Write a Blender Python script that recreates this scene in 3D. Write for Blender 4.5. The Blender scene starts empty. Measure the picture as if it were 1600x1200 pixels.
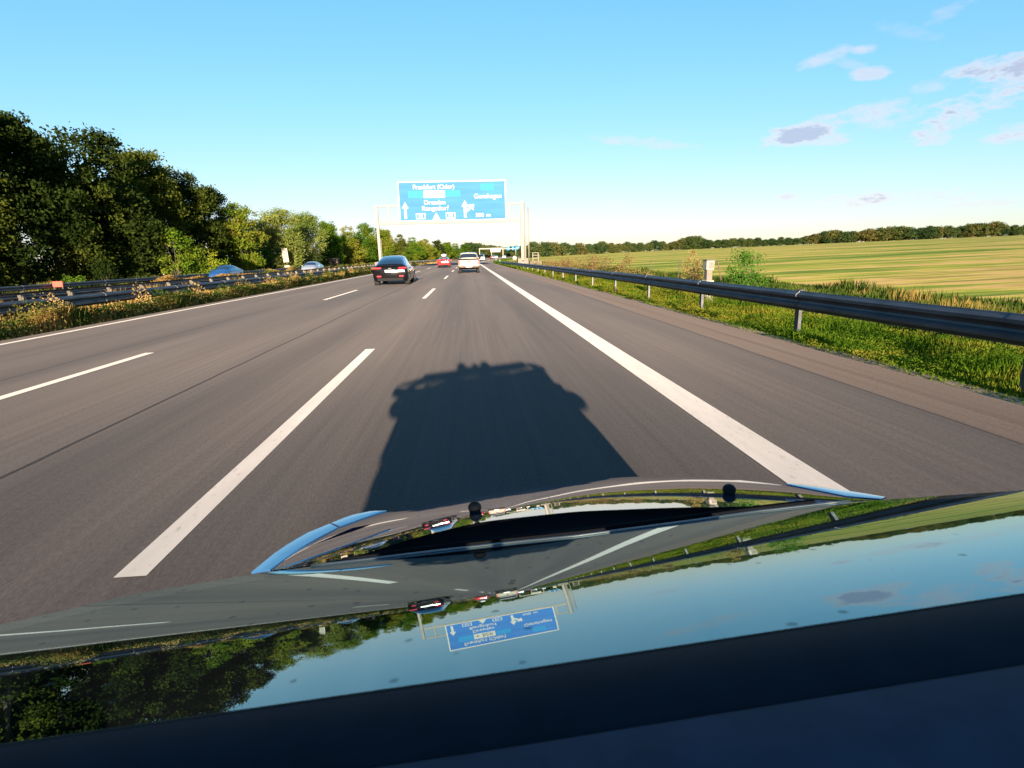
import bpy, bmesh, math, random
import numpy as np
from mathutils import Vector, Matrix

sc = bpy.context.scene
R = math.radians
# ------------------------------------------------------------------ camera, sky, sun, exposure
CAM_H = 1.443
cam_data = bpy.data.cameras.new('camera'); cam = bpy.data.objects.new('camera', cam_data)
sc.collection.objects.link(cam); sc.camera = cam
cam_data.sensor_width = 36.0; cam_data.lens = 36.0 * 871.9 / 1600.0
cam_data.dof.use_dof = True; cam_data.dof.focus_distance = 45; cam_data.dof.aperture_fstop = 11
cam_data.clip_start = 0.02; cam_data.clip_end = 9000
_F = Vector((0.06820839, 0.97198585, -0.22492469)); _R = Vector((0.99676342, -0.07600662, -0.02618537)); _U = Vector((0.04254757, 0.22241064, 0.97402423))
cam.matrix_world = Matrix(((_R.x, _U.x, -_F.x, 0), (_R.y, _U.y, -_F.y, 0), (_R.z, _U.z, -_F.z, CAM_H), (0, 0, 0, 1)))

def ray(px, py):                                   # direction of a picture point, for sizing far things
    return (_F * 871.9 + _R * (px - 800) + _U * (600 - py))
def at(px, py, Y):
    d = ray(px, py); t = Y / d.y
    return Vector((d.x * t, Y, CAM_H + d.z * t))

SUN_EL, SUN_AZ = R(9.4), R(178.35)                 # azimuth measured from +Y clockwise
sc.view_settings.view_transform = 'Standard'; sc.view_settings.look = 'None'
sc.view_settings.exposure = 1.95; sc.view_settings.gamma = 1.0
sc.cycles.use_denoising = True
sc.cycles.max_bounces = 8; sc.cycles.transparent_max_bounces = 8
sc.cycles.diffuse_bounces = 2; sc.cycles.glossy_bounces = 4

world = bpy.data.worlds.new("World"); sc.world = world; world.use_nodes = True
def build_world():
    nt = world.node_tree; nt.nodes.clear(); N = nt.nodes.new; L = nt.links.new
    out = N('ShaderNodeOutputWorld'); bg = N('ShaderNodeBackground'); L(bg.outputs[0], out.inputs[0])
    sky = N('ShaderNodeTexSky'); sky.sky_type = 'NISHITA'; sky.sun_disc = False
    sky.sun_elevation = SUN_EL; sky.sun_rotation = SUN_AZ
    sky.air_density = 1.0; sky.dust_density = 0.3; sky.ozone_density = 1.8; sky.altitude = 50
    bg.inputs[1].default_value = 0.065
    def M(op, a, b=None, clamp=False):
        n = N('ShaderNodeMath'); n.operation = op; n.use_clamp = clamp
        for i, v in enumerate((a, b)):
            if v is None: continue
            if isinstance(v, (int, float)): n.inputs[i].default_value = v
            else: L(v, n.inputs[i])
        return n.outputs[0]
    tc = N('ShaderNodeTexCoord')
    def noise(scale, detail, vec, rough=.55):
        n = N('ShaderNodeTexNoise'); n.inputs['Scale'].default_value = scale; n.inputs['Detail'].default_value = detail
        n.inputs['Roughness'].default_value = rough; L(vec, n.inputs['Vector']); return n.outputs['Fac']
    mp = N('ShaderNodeMapping'); mp.inputs['Scale'].default_value = (1, 1, 2.6); L(tc.outputs['Generated'], mp.inputs[0])
    n1 = noise(17, 6, mp.outputs[0], .62); n2 = noise(7, 3, mp.outputs[0])
    n3 = noise(60, 4, mp.outputs[0], .7); nn = M('ADD', M('ADD', M('MULTIPLY', M('SUBTRACT', n1, .5), 5.2), M('MULTIPLY', M('SUBTRACT', n2, .5), 1.2)), M('MULTIPLY', M('SUBTRACT', n3, .5), 1.6))
    clouds = [(1285, 92, 34, 9, -22, .5), (1349, 77, 18, 6, -5, .55), (1360, 114, 26, 7, -6, .6), (1330, 100, 20, 6, 12, .25), (1270, 205, 66, 15, -10, .85),
              (1306, 221, 24, 6, -8, .7), (1372, 183, 56, 22, -8, .75), (1478, 196, 62, 17, -18, .95), (1560, 145, 96, 28, -22, 1.05), (1575, 95, 70, 15, -14, .85),
              (1592, 207, 44, 12, -10, .8), (1447, 136, 32, 9, -8, .45), (988, 222, 64, 7, 6, .5), (1390, 312, 96, 9, -3, .8), (1230, 307, 14, 4, 0, .6),
              (968, 318, 26, 4, 0, .4), (1485, 16, 36, 12, -20, .35), (1420, 50, 40, 8, 8, .2), (1540, 318, 50, 5, -4, .4)]
    mask = None
    for (px, py, w, h, ang, s) in clouds:
        c = ray(px, py).normalized(); a_ = R(-ang)
        e1 = (ray(px + 40 * math.cos(a_), py - 40 * math.sin(a_)).normalized() - c); e1 -= c * e1.dot(c); e1.normalize()
        e2 = c.cross(e1)
        W = (ray(px + w, py).normalized() - c).length * 1.4; H = (ray(px, py + h).normalized() - c).length * 1.4
        def dot(v, k):
            n = N('ShaderNodeVectorMath'); n.operation = 'DOT_PRODUCT'; L(tc.outputs['Generated'], n.inputs[0]); n.inputs[1].default_value = v * k; return n.outputs['Value']
        u, v = dot(e1, 1 / W), dot(e2, 1 / H)
        f = M('SUBTRACT', 1.0, M('ADD', M('MULTIPLY', u, u), M('MULTIPLY', v, v)))
        f = M('MAXIMUM', f, -2.0)
        front = M('GREATER_THAN', dot(c, 1), .5)
        f = M('MULTIPLY', M('MULTIPLY', M('ADD', f, nn), front), .75, True)
        f = M('MULTIPLY', f, s)
        mask = f if mask is None else M('MAXIMUM', mask, f)
    m = M('MULTIPLY', mask, 1.0, True)
    # sunlit cloud rims stay warm white, thick middles go grey blue
    mix = N('ShaderNodeMix'); mix.data_type = 'RGBA'
    cr = N('ShaderNodeMapRange'); cr.inputs[1].default_value = .55; cr.inputs[2].default_value = .95; L(m, cr.inputs[0]); L(M('MULTIPLY', cr.outputs[0], M('MULTIPLY_ADD', M('SUBTRACT', n1, .32), 3.2), True), mix.inputs['Factor'])
    mix.inputs[6].default_value = (3.7, 3.35, 3.5, 1); mix.inputs[7].default_value = (2.1, 2.35, 3.1, 1)
    hsv = N('ShaderNodeHueSaturation'); hsv.inputs['Saturation'].default_value = 1.15; L(sky.outputs[0], hsv.inputs['Color'])
    m2 = N('ShaderNodeMix'); m2.data_type = 'RGBA'; L(m, m2.inputs['Factor']); tint = N('ShaderNodeVectorMath'); tint.operation = 'MULTIPLY'; tint.inputs[1].default_value = (.62, 1.17, 1.62); L(hsv.outputs[0], tint.inputs[0])
    den = N('ShaderNodeVectorMath'); den.operation = 'MULTIPLY_ADD'; L(tint.outputs[0], den.inputs[0]); den.inputs[1].default_value = (.07, .19, .18); den.inputs[2].default_value = (1, 1, 1)
    div = N('ShaderNodeVectorMath'); div.operation = 'DIVIDE'; L(tint.outputs[0], div.inputs[0]); L(den.outputs[0], div.inputs[1])
    sc_ = N('ShaderNodeVectorMath'); sc_.operation = 'SCALE'; sc_.inputs['Scale'].default_value = 1.42; L(div.outputs[0], sc_.inputs[0]); L(sc_.outputs[0], m2.inputs[6]); L(mix.outputs[2], m2.inputs[7])
    L(m2.outputs[2], bg.inputs[0])
build_world()

sun_d = bpy.data.lights.new('sun', 'SUN'); sun_d.energy = 5.0; sun_d.angle = R(0.5); sun_d.color = (1.0, .82, .62)
sun = bpy.data.objects.new('sun', sun_d); sc.collection.objects.link(sun)
_sd = Vector((math.sin(SUN_AZ) * math.cos(SUN_EL), math.cos(SUN_AZ) * math.cos(SUN_EL), math.sin(SUN_EL)))
sun.rotation_euler = (-_sd).to_track_quat('-Z', 'Y').to_euler(); sun.location = (0, 0, 60)

# ------------------------------------------------------------------ helpers
rnd = random.Random(7); nr = np.random.default_rng(11)
C = sc.collection
def tag(o, label=None, cat=None, group=None, kind=None):
    for k, v in (('label', label), ('category', cat), ('group', group), ('kind', kind)):
        if v: o[k] = v
    return o
def empty(name, loc=(0, 0, 0), rz=0, label=None, cat=None, group=None):
    o = bpy.data.objects.new(name, None); C.objects.link(o); o.location = loc; o.rotation_euler = (0, 0, rz); o.empty_display_size = .3
    return tag(o, label, cat, group)
def copy_tree(o, parent=None):
    c = o.copy(); C.objects.link(c); c.parent = parent
    for ch in o.children: copy_tree(ch, c)
    return c
class MB:
    """collects geometry, builds ONE mesh object"""
    def __init__(s): s.v = []; s.f = []
    def add(s, vs, fs):
        b = len(s.v); s.v += [tuple(v) for v in vs]; s.f += [tuple(i + b for i in f) for f in fs]; return s
    def box(s, c, d, rz=0, rx=0, ry=0):
        x, y, z = (q / 2 for q in d); m = Matrix.Translation(c) @ Matrix.Rotation(rz, 4, 'Z') @ Matrix.Rotation(ry, 4, 'Y') @ Matrix.Rotation(rx, 4, 'X')
        vs = [m @ Vector((a * x, b * y, e * z)) for a in (-1, 1) for b in (-1, 1) for e in (-1, 1)]
        return s.add(vs, [(0, 1, 3, 2), (4, 6, 7, 5), (0, 4, 5, 1), (2, 3, 7, 6), (0, 2, 6, 4), (1, 5, 7, 3)])
    def tube(s, pts, r, n=8, caps=True):
        pts = [Vector(p) for p in pts]; rs = r if isinstance(r, (list, tuple)) else [r] * len(pts); vs = []; fs = []
        up = None
        for i, p in enumerate(pts):
            t = (pts[min(i + 1, len(pts) - 1)] - pts[max(i - 1, 0)]).normalized()
            if up is None: up = t.orthogonal().normalized()
            up = (up - t * up.dot(t)).normalized(); w = t.cross(up)
            for k in range(n):
                a = 2 * math.pi * k / n; vs.append(p + (up * math.cos(a) + w * math.sin(a)) * rs[i])
        for i in range(len(pts) - 1):
            for k in range(n):
                k2 = (k + 1) % n; fs.append((i * n + k, i * n + k2, (i + 1) * n + k2, (i + 1) * n + k))
        if caps: fs.append(tuple(range(n - 1, -1, -1))); fs.append(tuple((len(pts) - 1) * n + k for k in range(n)))
        return s.add(vs, fs)
    def lathe(s, prof, n=20, m=None):                       # prof: (r, z) about local Z
        m = m or Matrix(); vs = []; fs = []
        for r, z in prof:
            for k in range(n):
                a = 2 * math.pi * k / n; vs.append(m @ Vector((r * math.cos(a), r * math.sin(a), z)))
        for i in range(len(prof) - 1):
            for k in range(n):
                k2 = (k + 1) % n; fs.append((i * n + k, i * n + k2, (i + 1) * n + k2, (i + 1) * n + k))
        fs.append(tuple(range(n - 1, -1, -1))); fs.append(tuple((len(prof) - 1) * n + k for k in range(n)))
        return s.add(vs, fs)
    def grid(s, rows, close=False):                         # rows of points
        n = len(rows[0]); vs = [p for r in rows for p in r]; fs = []
        for i in range(len(rows) - 1):
            for j in range(n if close else n - 1):
                j2 = (j + 1) % n; fs.append((i * n + j, i * n + j2, (i + 1) * n + j2, (i + 1) * n + j))
        return s.add(vs, fs)
    def poly(s, pts, th, axis=(0, 0, 1)):                   # flat outline given thickness along axis
        a = Vector(axis) * th; n = len(pts); vs = [Vector(p) for p in pts] + [Vector(p) + a for p in pts]
        return s.add(vs, [tuple(range(n))[::-1], tuple(range(n, 2 * n))] + [(i, (i + 1) % n, n + (i + 1) % n, n + i) for i in range(n)])
    def build(s, name, m, parent=None, smooth=False, bevel=0, subsurf=0, angle=None):
        me = bpy.data.meshes.new(name); me.from_pydata(s.v, [], s.f); me.update()
        bm = bmesh.new(); bm.from_mesh(me); bmesh.ops.recalc_face_normals(bm, faces=bm.faces); bm.to_mesh(me); bm.free()
        o = bpy.data.objects.new(name, me); C.objects.link(o); o.parent = parent; me.materials.append(m)
        if smooth: me.polygons.foreach_set('use_smooth', [True] * len(me.polygons))
        if bevel:
            b = o.modifiers.new('bevel', 'BEVEL'); b.width = bevel; b.segments = 2; b.limit_method = 'ANGLE'
        if subsurf:
            b = o.modifiers.new('subsurf', 'SUBSURF'); b.levels = subsurf; b.render_levels = subsurf
        return o
def raw_mesh(name, verts, faces_n, m, parent=None, smooth=False):   # numpy verts, faces of equal size
    me = bpy.data.meshes.new(name); nv = len(verts); nf, k = faces_n.shape
    me.vertices.add(nv); me.vertices.foreach_set('co', verts.astype(np.float32).ravel())
    me.loops.add(nf * k); me.loops.foreach_set('vertex_index', faces_n.astype(np.int32).ravel())
    me.polygons.add(nf); me.polygons.foreach_set('loop_start', np.arange(0, nf * k, k, dtype=np.int32))
    me.update(calc_edges=True); me.materials.append(m)
    if smooth: me.polygons.foreach_set('use_smooth', [True] * nf)
    o = bpy.data.objects.new(name, me); C.objects.link(o); o.parent = parent
    return o

# ------------------------------------------------------------------ materials
def mat(name, col, rough=.6, metal=0., noise=0., scale=4., bump=0., coat=0., stretch=(1, 1, 1), col2=None, spec=.5, emit=None, objrand=0.):
    m = bpy.data.materials.new(name); m.use_nodes = True; nt = m.node_tree; b = nt.nodes['Principled BSDF']; L = nt.links.new; N = nt.nodes.new
    b.inputs['Roughness'].default_value = rough; b.inputs['Metallic'].default_value = metal; b.inputs['Coat Weight'].default_value = coat
    b.inputs['Specular IOR Level'].default_value = spec; b.inputs['Coat Roughness'].default_value = .03
    b.inputs['Base Color'].default_value = (*col, 1)
    if noise or bump or col2:
        tc = N('ShaderNodeTexCoord'); mp = N('ShaderNodeMapping'); mp.inputs['Scale'].default_value = stretch; L(tc.outputs['Object'], mp.inputs[0])
        n = N('ShaderNodeTexNoise'); n.inputs['Scale'].default_value = scale; n.inputs['Detail'].default_value = 5; L(mp.outputs[0], n.inputs['Vector'])
        r = N('ShaderNodeMapRange'); r.inputs[1].default_value = .3; r.inputs[2].default_value = .7; L(n.outputs['Fac'], r.inputs[0])
        mx = N('ShaderNodeMix'); mx.data_type = 'RGBA'; L(r.outputs[0], mx.inputs['Factor'])
        c2 = col2 or tuple(c * (1 - noise) for c in col)
        mx.inputs[6].default_value = (*col, 1); mx.inputs[7].default_value = (*c2, 1); L(mx.outputs[2], b.inputs['Base Color'])
        if bump:
            bp = N('ShaderNodeBump'); bp.inputs['Strength'].default_value = bump; bp.inputs['Distance'].default_value = .02; L(n.outputs['Fac'], bp.inputs['Height']); L(bp.outputs[0], b.inputs['Normal'])
    return m
def foliage_mat(name, cols, trans=.35, world_scale=.25, fine=3.0, rough=.75):
    """leaf cards: colour varies by clump, by tree and finely inside the crown"""
    m = bpy.data.materials.new(name); m.use_nodes = True; nt = m.node_tree; nt.nodes.clear(); N = nt.nodes.new; L = nt.links.new
    out = N('ShaderNodeOutputMaterial'); geo = N('ShaderNodeNewGeometry'); oi = N('ShaderNodeObjectInfo')
    n = N('ShaderNodeTexNoise'); n.inputs['Scale'].default_value = world_scale; n.inputs['Detail'].default_value = 3; L(geo.outputs['Position'], n.inputs['Vector'])
    n2 = N('ShaderNodeTexNoise'); n2.inputs['Scale'].default_value = fine; n2.inputs['Detail'].default_value = 2; L(geo.outputs['Position'], n2.inputs['Vector'])
    a = N('ShaderNodeMath'); a.operation = 'ADD'; L(n.outputs['Fac'], a.inputs[0])
    b = N('ShaderNodeMath'); b.operation = 'MULTIPLY_ADD'; L(n2.outputs['Fac'], b.inputs[0]); b.inputs[1].default_value = .8; b.inputs[2].default_value = -.4; L(b.outputs[0], a.inputs[1])
    c = N('ShaderNodeMath'); c.operation = 'MULTIPLY_ADD'; L(oi.outputs['Random'], c.inputs[0]); c.inputs[1].default_value = .45; c.inputs[2].default_value = -.22
    d = N('ShaderNodeMath'); d.operation = 'ADD'; L(a.outputs[0], d.inputs[0]); L(c.outputs[0], d.inputs[1])
    cr = N('ShaderNodeValToRGB'); L(d.outputs[0], cr.inputs[0])
    e = cr.color_ramp.elements
    while len(e) < len(cols): e.new(.5)
    for i, cc in enumerate(cols): e[i].position = .25 + .5 * i / (len(cols) - 1); e[i].color = (*cc, 1)
    df = N('ShaderNodeBsdfDiffuse'); tr = N('ShaderNodeBsdfTranslucent'); L(cr.outputs[0], df.inputs[0]); L(cr.outputs[0], tr.inputs[0])
    mx = N('ShaderNodeMixShader'); mx.inputs[0].default_value = trans; L(df.outputs[0], mx.inputs[1]); L(tr.outputs[0], mx.inputs[2]); L(mx.outputs[0], out.inputs[0])
    return m
def reflector(name, base, f0, power, rough=.0, transparent=False, tint=(.8, .9, .86), dirt=False, gcol=(1, 1, 1)):
    """clear-coated paint or glass whose mirror strength grows towards grazing view"""
    m = bpy.data.materials.new(name); m.use_nodes = True; nt = m.node_tree; nt.nodes.clear(); N = nt.nodes.new; L = nt.links.new
    out = N('ShaderNodeOutputMaterial'); lw = N('ShaderNodeLayerWeight'); lw.inputs['Blend'].default_value = .5
    p = N('ShaderNodeMath'); p.operation = 'POWER'; L(lw.outputs['Facing'], p.inputs[0]); p.inputs[1].default_value = power
    q = N('ShaderNodeMath'); q.operation = 'MULTIPLY_ADD'; L(p.outputs[0], q.inputs[0]); q.inputs[1].default_value = 1 - f0; q.inputs[2].default_value = f0
    g = N('ShaderNodeBsdfGlossy'); g.inputs['Roughness'].default_value = rough; g.inputs['Color'].default_value = (*gcol, 1)
    if transparent:
        d = N('ShaderNodeBsdfTransparent'); d.inputs[0].default_value = (*tint, 1)
    else:
        d = N('ShaderNodeBsdfDiffuse'); d.inputs['Color'].default_value = (*base, 1)
    mx = N('ShaderNodeMixShader'); L(q.outputs[0], mx.inputs[0]); L(d.outputs[0], mx.inputs[1]); L(g.outputs[0], mx.inputs[2])
    last = mx
    if dirt:                                                # dried drops, dead insects and a dust film
        tc = N('ShaderNodeTexCoord')
        v = N('ShaderNodeTexVoronoi'); v.inputs['Scale'].default_value = 34; v.inputs['Randomness'].default_value = 1; L(tc.outputs['Object'], v.inputs['Vector'])
        n = N('ShaderNodeTexNoise'); n.inputs['Scale'].default_value = 60; n.inputs['Detail'].default_value = 3; L(tc.outputs['Object'], n.inputs['Vector'])
        s = N('ShaderNodeMath'); s.operation = 'MULTIPLY_ADD'; L(n.outputs['Fac'], s.inputs[0]); s.inputs[1].default_value = .35; L(v.outputs['Distance'], s.inputs[2])
        r = N('ShaderNodeMapRange'); r.inputs[1].default_value = .345; r.inputs[2].default_value = .27; r.inputs[3].default_value = 0; r.inputs[4].default_value = 1; L(s.outputs[0], r.inputs[0])
        sel = N('ShaderNodeMath'); sel.operation = 'GREATER_THAN'; sp = N('ShaderNodeSeparateColor'); L(v.outputs['Color'], sp.inputs[0]); L(sp.outputs[0], sel.inputs[0]); sel.inputs[1].default_value = .55
        k = N('ShaderNodeMath'); k.operation = 'MULTIPLY'; L(r.outputs[0], k.inputs[0]); L(sel.outputs[0], k.inputs[1])
        k2 = N('ShaderNodeMath'); k2.operation = 'MULTIPLY_ADD'; L(k.outputs[0], k2.inputs[0]); k2.inputs[1].default_value = .42; k2.inputs[2].default_value = .015; k2.use_clamp = True
        dd = N('ShaderNodeBsdfDiffuse'); dd.inputs[0].default_value = (.05, .05, .05, 1)
        m3 = N('ShaderNodeMixShader'); L(k2.outputs[0], m3.inputs[0]); L(mx.outputs[0], m3.inputs[1]); L(dd.outputs[0], m3.inputs[2]); last = m3
    L(last.outputs[0], out.inputs[0]); return m

M = {}
M['steel'] = mat('galvanised steel', (.095, .098, .108), .5, .5, noise=.5, scale=7, stretch=(1, .3, 1))
M['steel_light'] = mat('zinc post', (.085, .075, .058), .5, .2, noise=.3, scale=6)
M['gantry'] = mat('pale grey painted steel', (.215, .19, .155), .6, .0, noise=.15, scale=1.2)
M['white'] = mat('white paint', (.34, .31, .25), .5, noise=.3, scale=5, spec=.2)
M['sign_blue'] = mat('sign blue sheeting', (.040, .150, .42), .6, noise=.22, scale=.6, stretch=(.3, 1, 2.5), spec=.06)
M['sign_cyan'] = mat('sign patch sheeting', (.030, .20, .43), .6, noise=.1, scale=1., spec=.06)
M['sign_back'] = mat('sign back aluminium', (.35, .36, .37), .5, .5)
M['letter'] = mat('sign lettering', (.40, .38, .36), .6, spec=.1)
M['letter_dark'] = mat('sign dark lettering', (.008, .008, .008), .5)
M['post_dull'] = mat('weathered guardrail post', (.026, .023, .019), .6, .2, noise=.3, scale=6)
M['concrete'] = mat('concrete', (.17, .15, .12), .85, noise=.25, scale=2.5, bump=.2)
M['rubber'] = mat('tyre rubber', (.02, .019, .018), .8, noise=.2, scale=10)
M['alloy'] = mat('wheel alloy', (.10, .10, .11), .4, .7)
M['blackpl'] = mat('black plastic', (.010, .010, .011), .7, spec=.12)
M['bark'] = mat('bark', (.10, .075, .05), .9, noise=.4, scale=5, bump=.4, stretch=(1, 1, .3))
M['red'] = mat('red lens', (.45, .02, .03), .15, coat=.8)
M['brown_wood'] = mat('brown boarding', (.12, .07, .05), .8, noise=.3, scale=4)
M['red_board'] = mat('red painted board', (.55, .07, .04), .5, noise=.15, scale=4)
M['leaf_dark'] = foliage_mat('dark oak foliage', [(.016, .028, .006), (.028, .042, .009), (.050, .066, .010), (.078, .092, .014)])
M['leaf_mid'] = foliage_mat('green foliage', [(.035, .08, .008), (.07, .13, .011), (.13, .17, .016), (.20, .17, .026)])
M['leaf_willow'] = foliage_mat('pale willow foliage', [(.07, .115, .022), (.12, .165, .03), (.18, .21, .045), (.24, .22, .065)], fine=1.5)
M['leaf_yellow'] = foliage_mat('yellowing shrub foliage', [(.09, .15, .012), (.17, .22, .018), (.27, .24, .025), (.26, .14, .035)])
M['leaf_green'] = foliage_mat('fresh green shrub foliage', [(.04, .11, .015), (.07, .16, .02), (.11, .19, .03)], fine=4)
M['leaf_brown'] = foliage_mat('brown dry shrub foliage', [(.13, .08, .03), (.20, .13, .05), (.26, .19, .07)], fine=4)
M['leaf_far'] = foliage_mat('far foliage', [(.032, .060, .020), (.050, .080, .024), (.075, .10, .028), (.12, .105, .03)], world_scale=.05, fine=.7)
M['grass_green'] = foliage_mat('verge grass', [(.022, .055, .005), (.05, .105, .008), (.10, .155, .012), (.20, .19, .022)], trans=.45, world_scale=.40, fine=1.6)
M['grass_dry'] = foliage_mat('dry verge grass', [(.07, .10, .02), (.18, .15, .04), (.34, .23, .07), (.42, .28, .10)], trans=.4, world_scale=.35, fine=1.2)
M['grass_mixed'] = foliage_mat('tall verge weeds', [(.03, .055, .01), (.06, .095, .015), (.14, .13, .03), (.30, .18, .055)], trans=.4, world_scale=.5, fine=1.0)

# ------------------------------------------------------------------ road alignment and terrain
def off(y):                                                 # the road bends gently right beyond the gantry
    y = np.asarray(y, float)
    return np.where(y < 100, 0, np.where(y < 184, (y - 100) ** 2 / 1400., 5.04 + .12 * (y - 184)))
def offs(y): return float(off(y))
def ground_z(x, y):
    x = np.asarray(x, float); y = np.asarray(y, float); u = x - off(y)
    z = np.full(u.shape, -.05)
    z = z + np.where(u > 12, np.minimum(.0168 * (u - 12), 6.0), 0)
    z = z - np.where(u < -13, np.minimum(.022 * (-13 - u), .34), 0)
    far = np.clip((np.hypot(x, y) - 500) / 900, 0, 1)
    return z * (1 - far) + (-1.0) * far * (u < 12) + z * far * (u >= 12) * .6
def terrain():
    xs = np.concatenate([-np.geomspace(4000, 45, 26), np.arange(-42, 44, 1.0), np.geomspace(45, 4000, 40)])
    ys = np.concatenate([-np.geomspace(1500, 100, 10), np.arange(-90, 240, 5.), np.geomspace(240, 6000, 34)])
    X, Y = np.meshgrid(xs, ys); X = X + off(np.clip(Y, -1e9, 700)) ; Z = ground_z(X, Y)
    V = np.stack([X, Y, Z], -1).reshape(-1, 3); n = len(xs); i, j = np.meshgrid(np.arange(len(ys) - 1), np.arange(n - 1), indexing='ij')
    a = (i * n + j).ravel(); Fc = np.stack([a, a + 1, a + n + 1, a + n], 1)
    m = bpy.data.materials.new('field and verge soil'); m.use_nodes = True; nt = m.node_tree; N = nt.nodes.new; L = nt.links.new; b = nt.nodes['Principled BSDF']; b.inputs['Roughness'].default_value = .95; b.inputs['Specular IOR Level'].default_value = .1; b.inputs['Diffuse Roughness'].default_value = .4
    geo = N('ShaderNodeNewGeometry')
    def nz(scale, stretch, rot, detail=5, rough=.6):
        mp = N('ShaderNodeMapping'); mp.inputs['Rotation'].default_value = (0, 0, rot); mp.inputs['Scale'].default_value = stretch; L(geo.outputs['Position'], mp.inputs[0])
        n = N('ShaderNodeTexNoise'); n.inputs['Scale'].default_value = scale; n.inputs['Detail'].default_value = detail; n.inputs['Roughness'].default_value = rough; L(mp.outputs[0], n.inputs['Vector']); return n.outputs['Fac']
    band = nz(.17, (.10, 1, 1), R(-16), 6, .68)             # rows of stubble and regrowth run across the field
    fine = nz(1.1, (.12, 1, 1), R(-16), 4, .6)
    wide = nz(.045, (.07, 1, 1), R(-16), 3, .6); wm = N('ShaderNodeMath'); wm.operation = 'MULTIPLY_ADD'; L(wide, wm.inputs[0]); wm.inputs[1].default_value = .5; wm.inputs[2].default_value = -.25; wa = N('ShaderNodeMath'); L(wm.outputs[0], wa.inputs[0]); L(band, wa.inputs[1])
    mx = N('ShaderNodeMath'); mx.operation = 'MULTIPLY_ADD'; L(fine, mx.inputs[0]); mx.inputs[1].default_value = .45; L(wa.outputs[0], mx.inputs[2])
    cr = N('ShaderNodeValToRGB'); L(mx.outputs[0], cr.inputs[0]); e = cr.color_ramp.elements
    for i in range(3): e.new(.5)
    for k, (p, c) in enumerate([(.61, (.050, .085, .008)), (.69, (.095, .130, .012)), (.745, (.195, .195, .024)), (.80, (.33, .22, .08)), (.88, (.15, .13, .024))]):
        e[k].position = p; e[k].color = (*c, 1)
    verge = nz(.9, (1, 1, 1), 0, 5); cv = N('ShaderNodeValToRGB'); L(verge, cv.inputs[0])
    cv.color_ramp.elements[0].position = .35; cv.color_ramp.elements[0].color = (.06, .075, .015, 1); cv.color_ramp.elements[1].position = .65; cv.color_ramp.elements[1].color = (.20, .15, .05, 1)
    sx = N('ShaderNodeSeparateXYZ'); L(geo.outputs['Position'], sx.inputs[0])
    w = N('ShaderNodeMapRange'); w.inputs[1].default_value = 10; w.inputs[2].default_value = 14; L(sx.outputs[0], w.inputs[0])
    mm = N('ShaderNodeMix'); mm.data_type = 'RGBA'; L(w.outputs[0], mm.inputs['Factor']); L(cv.outputs[0], mm.inputs[6]); L(cr.outputs[0], mm.inputs[7]); L(mm.outputs[2], b.inputs['Base Color'])
    bp = N('ShaderNodeBump'); bp.inputs['Strength'].default_value = .6; bp.inputs['Distance'].default_value = .25; L(fine, bp.inputs['Height']); L(bp.outputs[0], b.inputs['Normal'])
    tag(raw_mesh('ground', V, Fc, m, smooth=True), kind='structure')
terrain()

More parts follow.
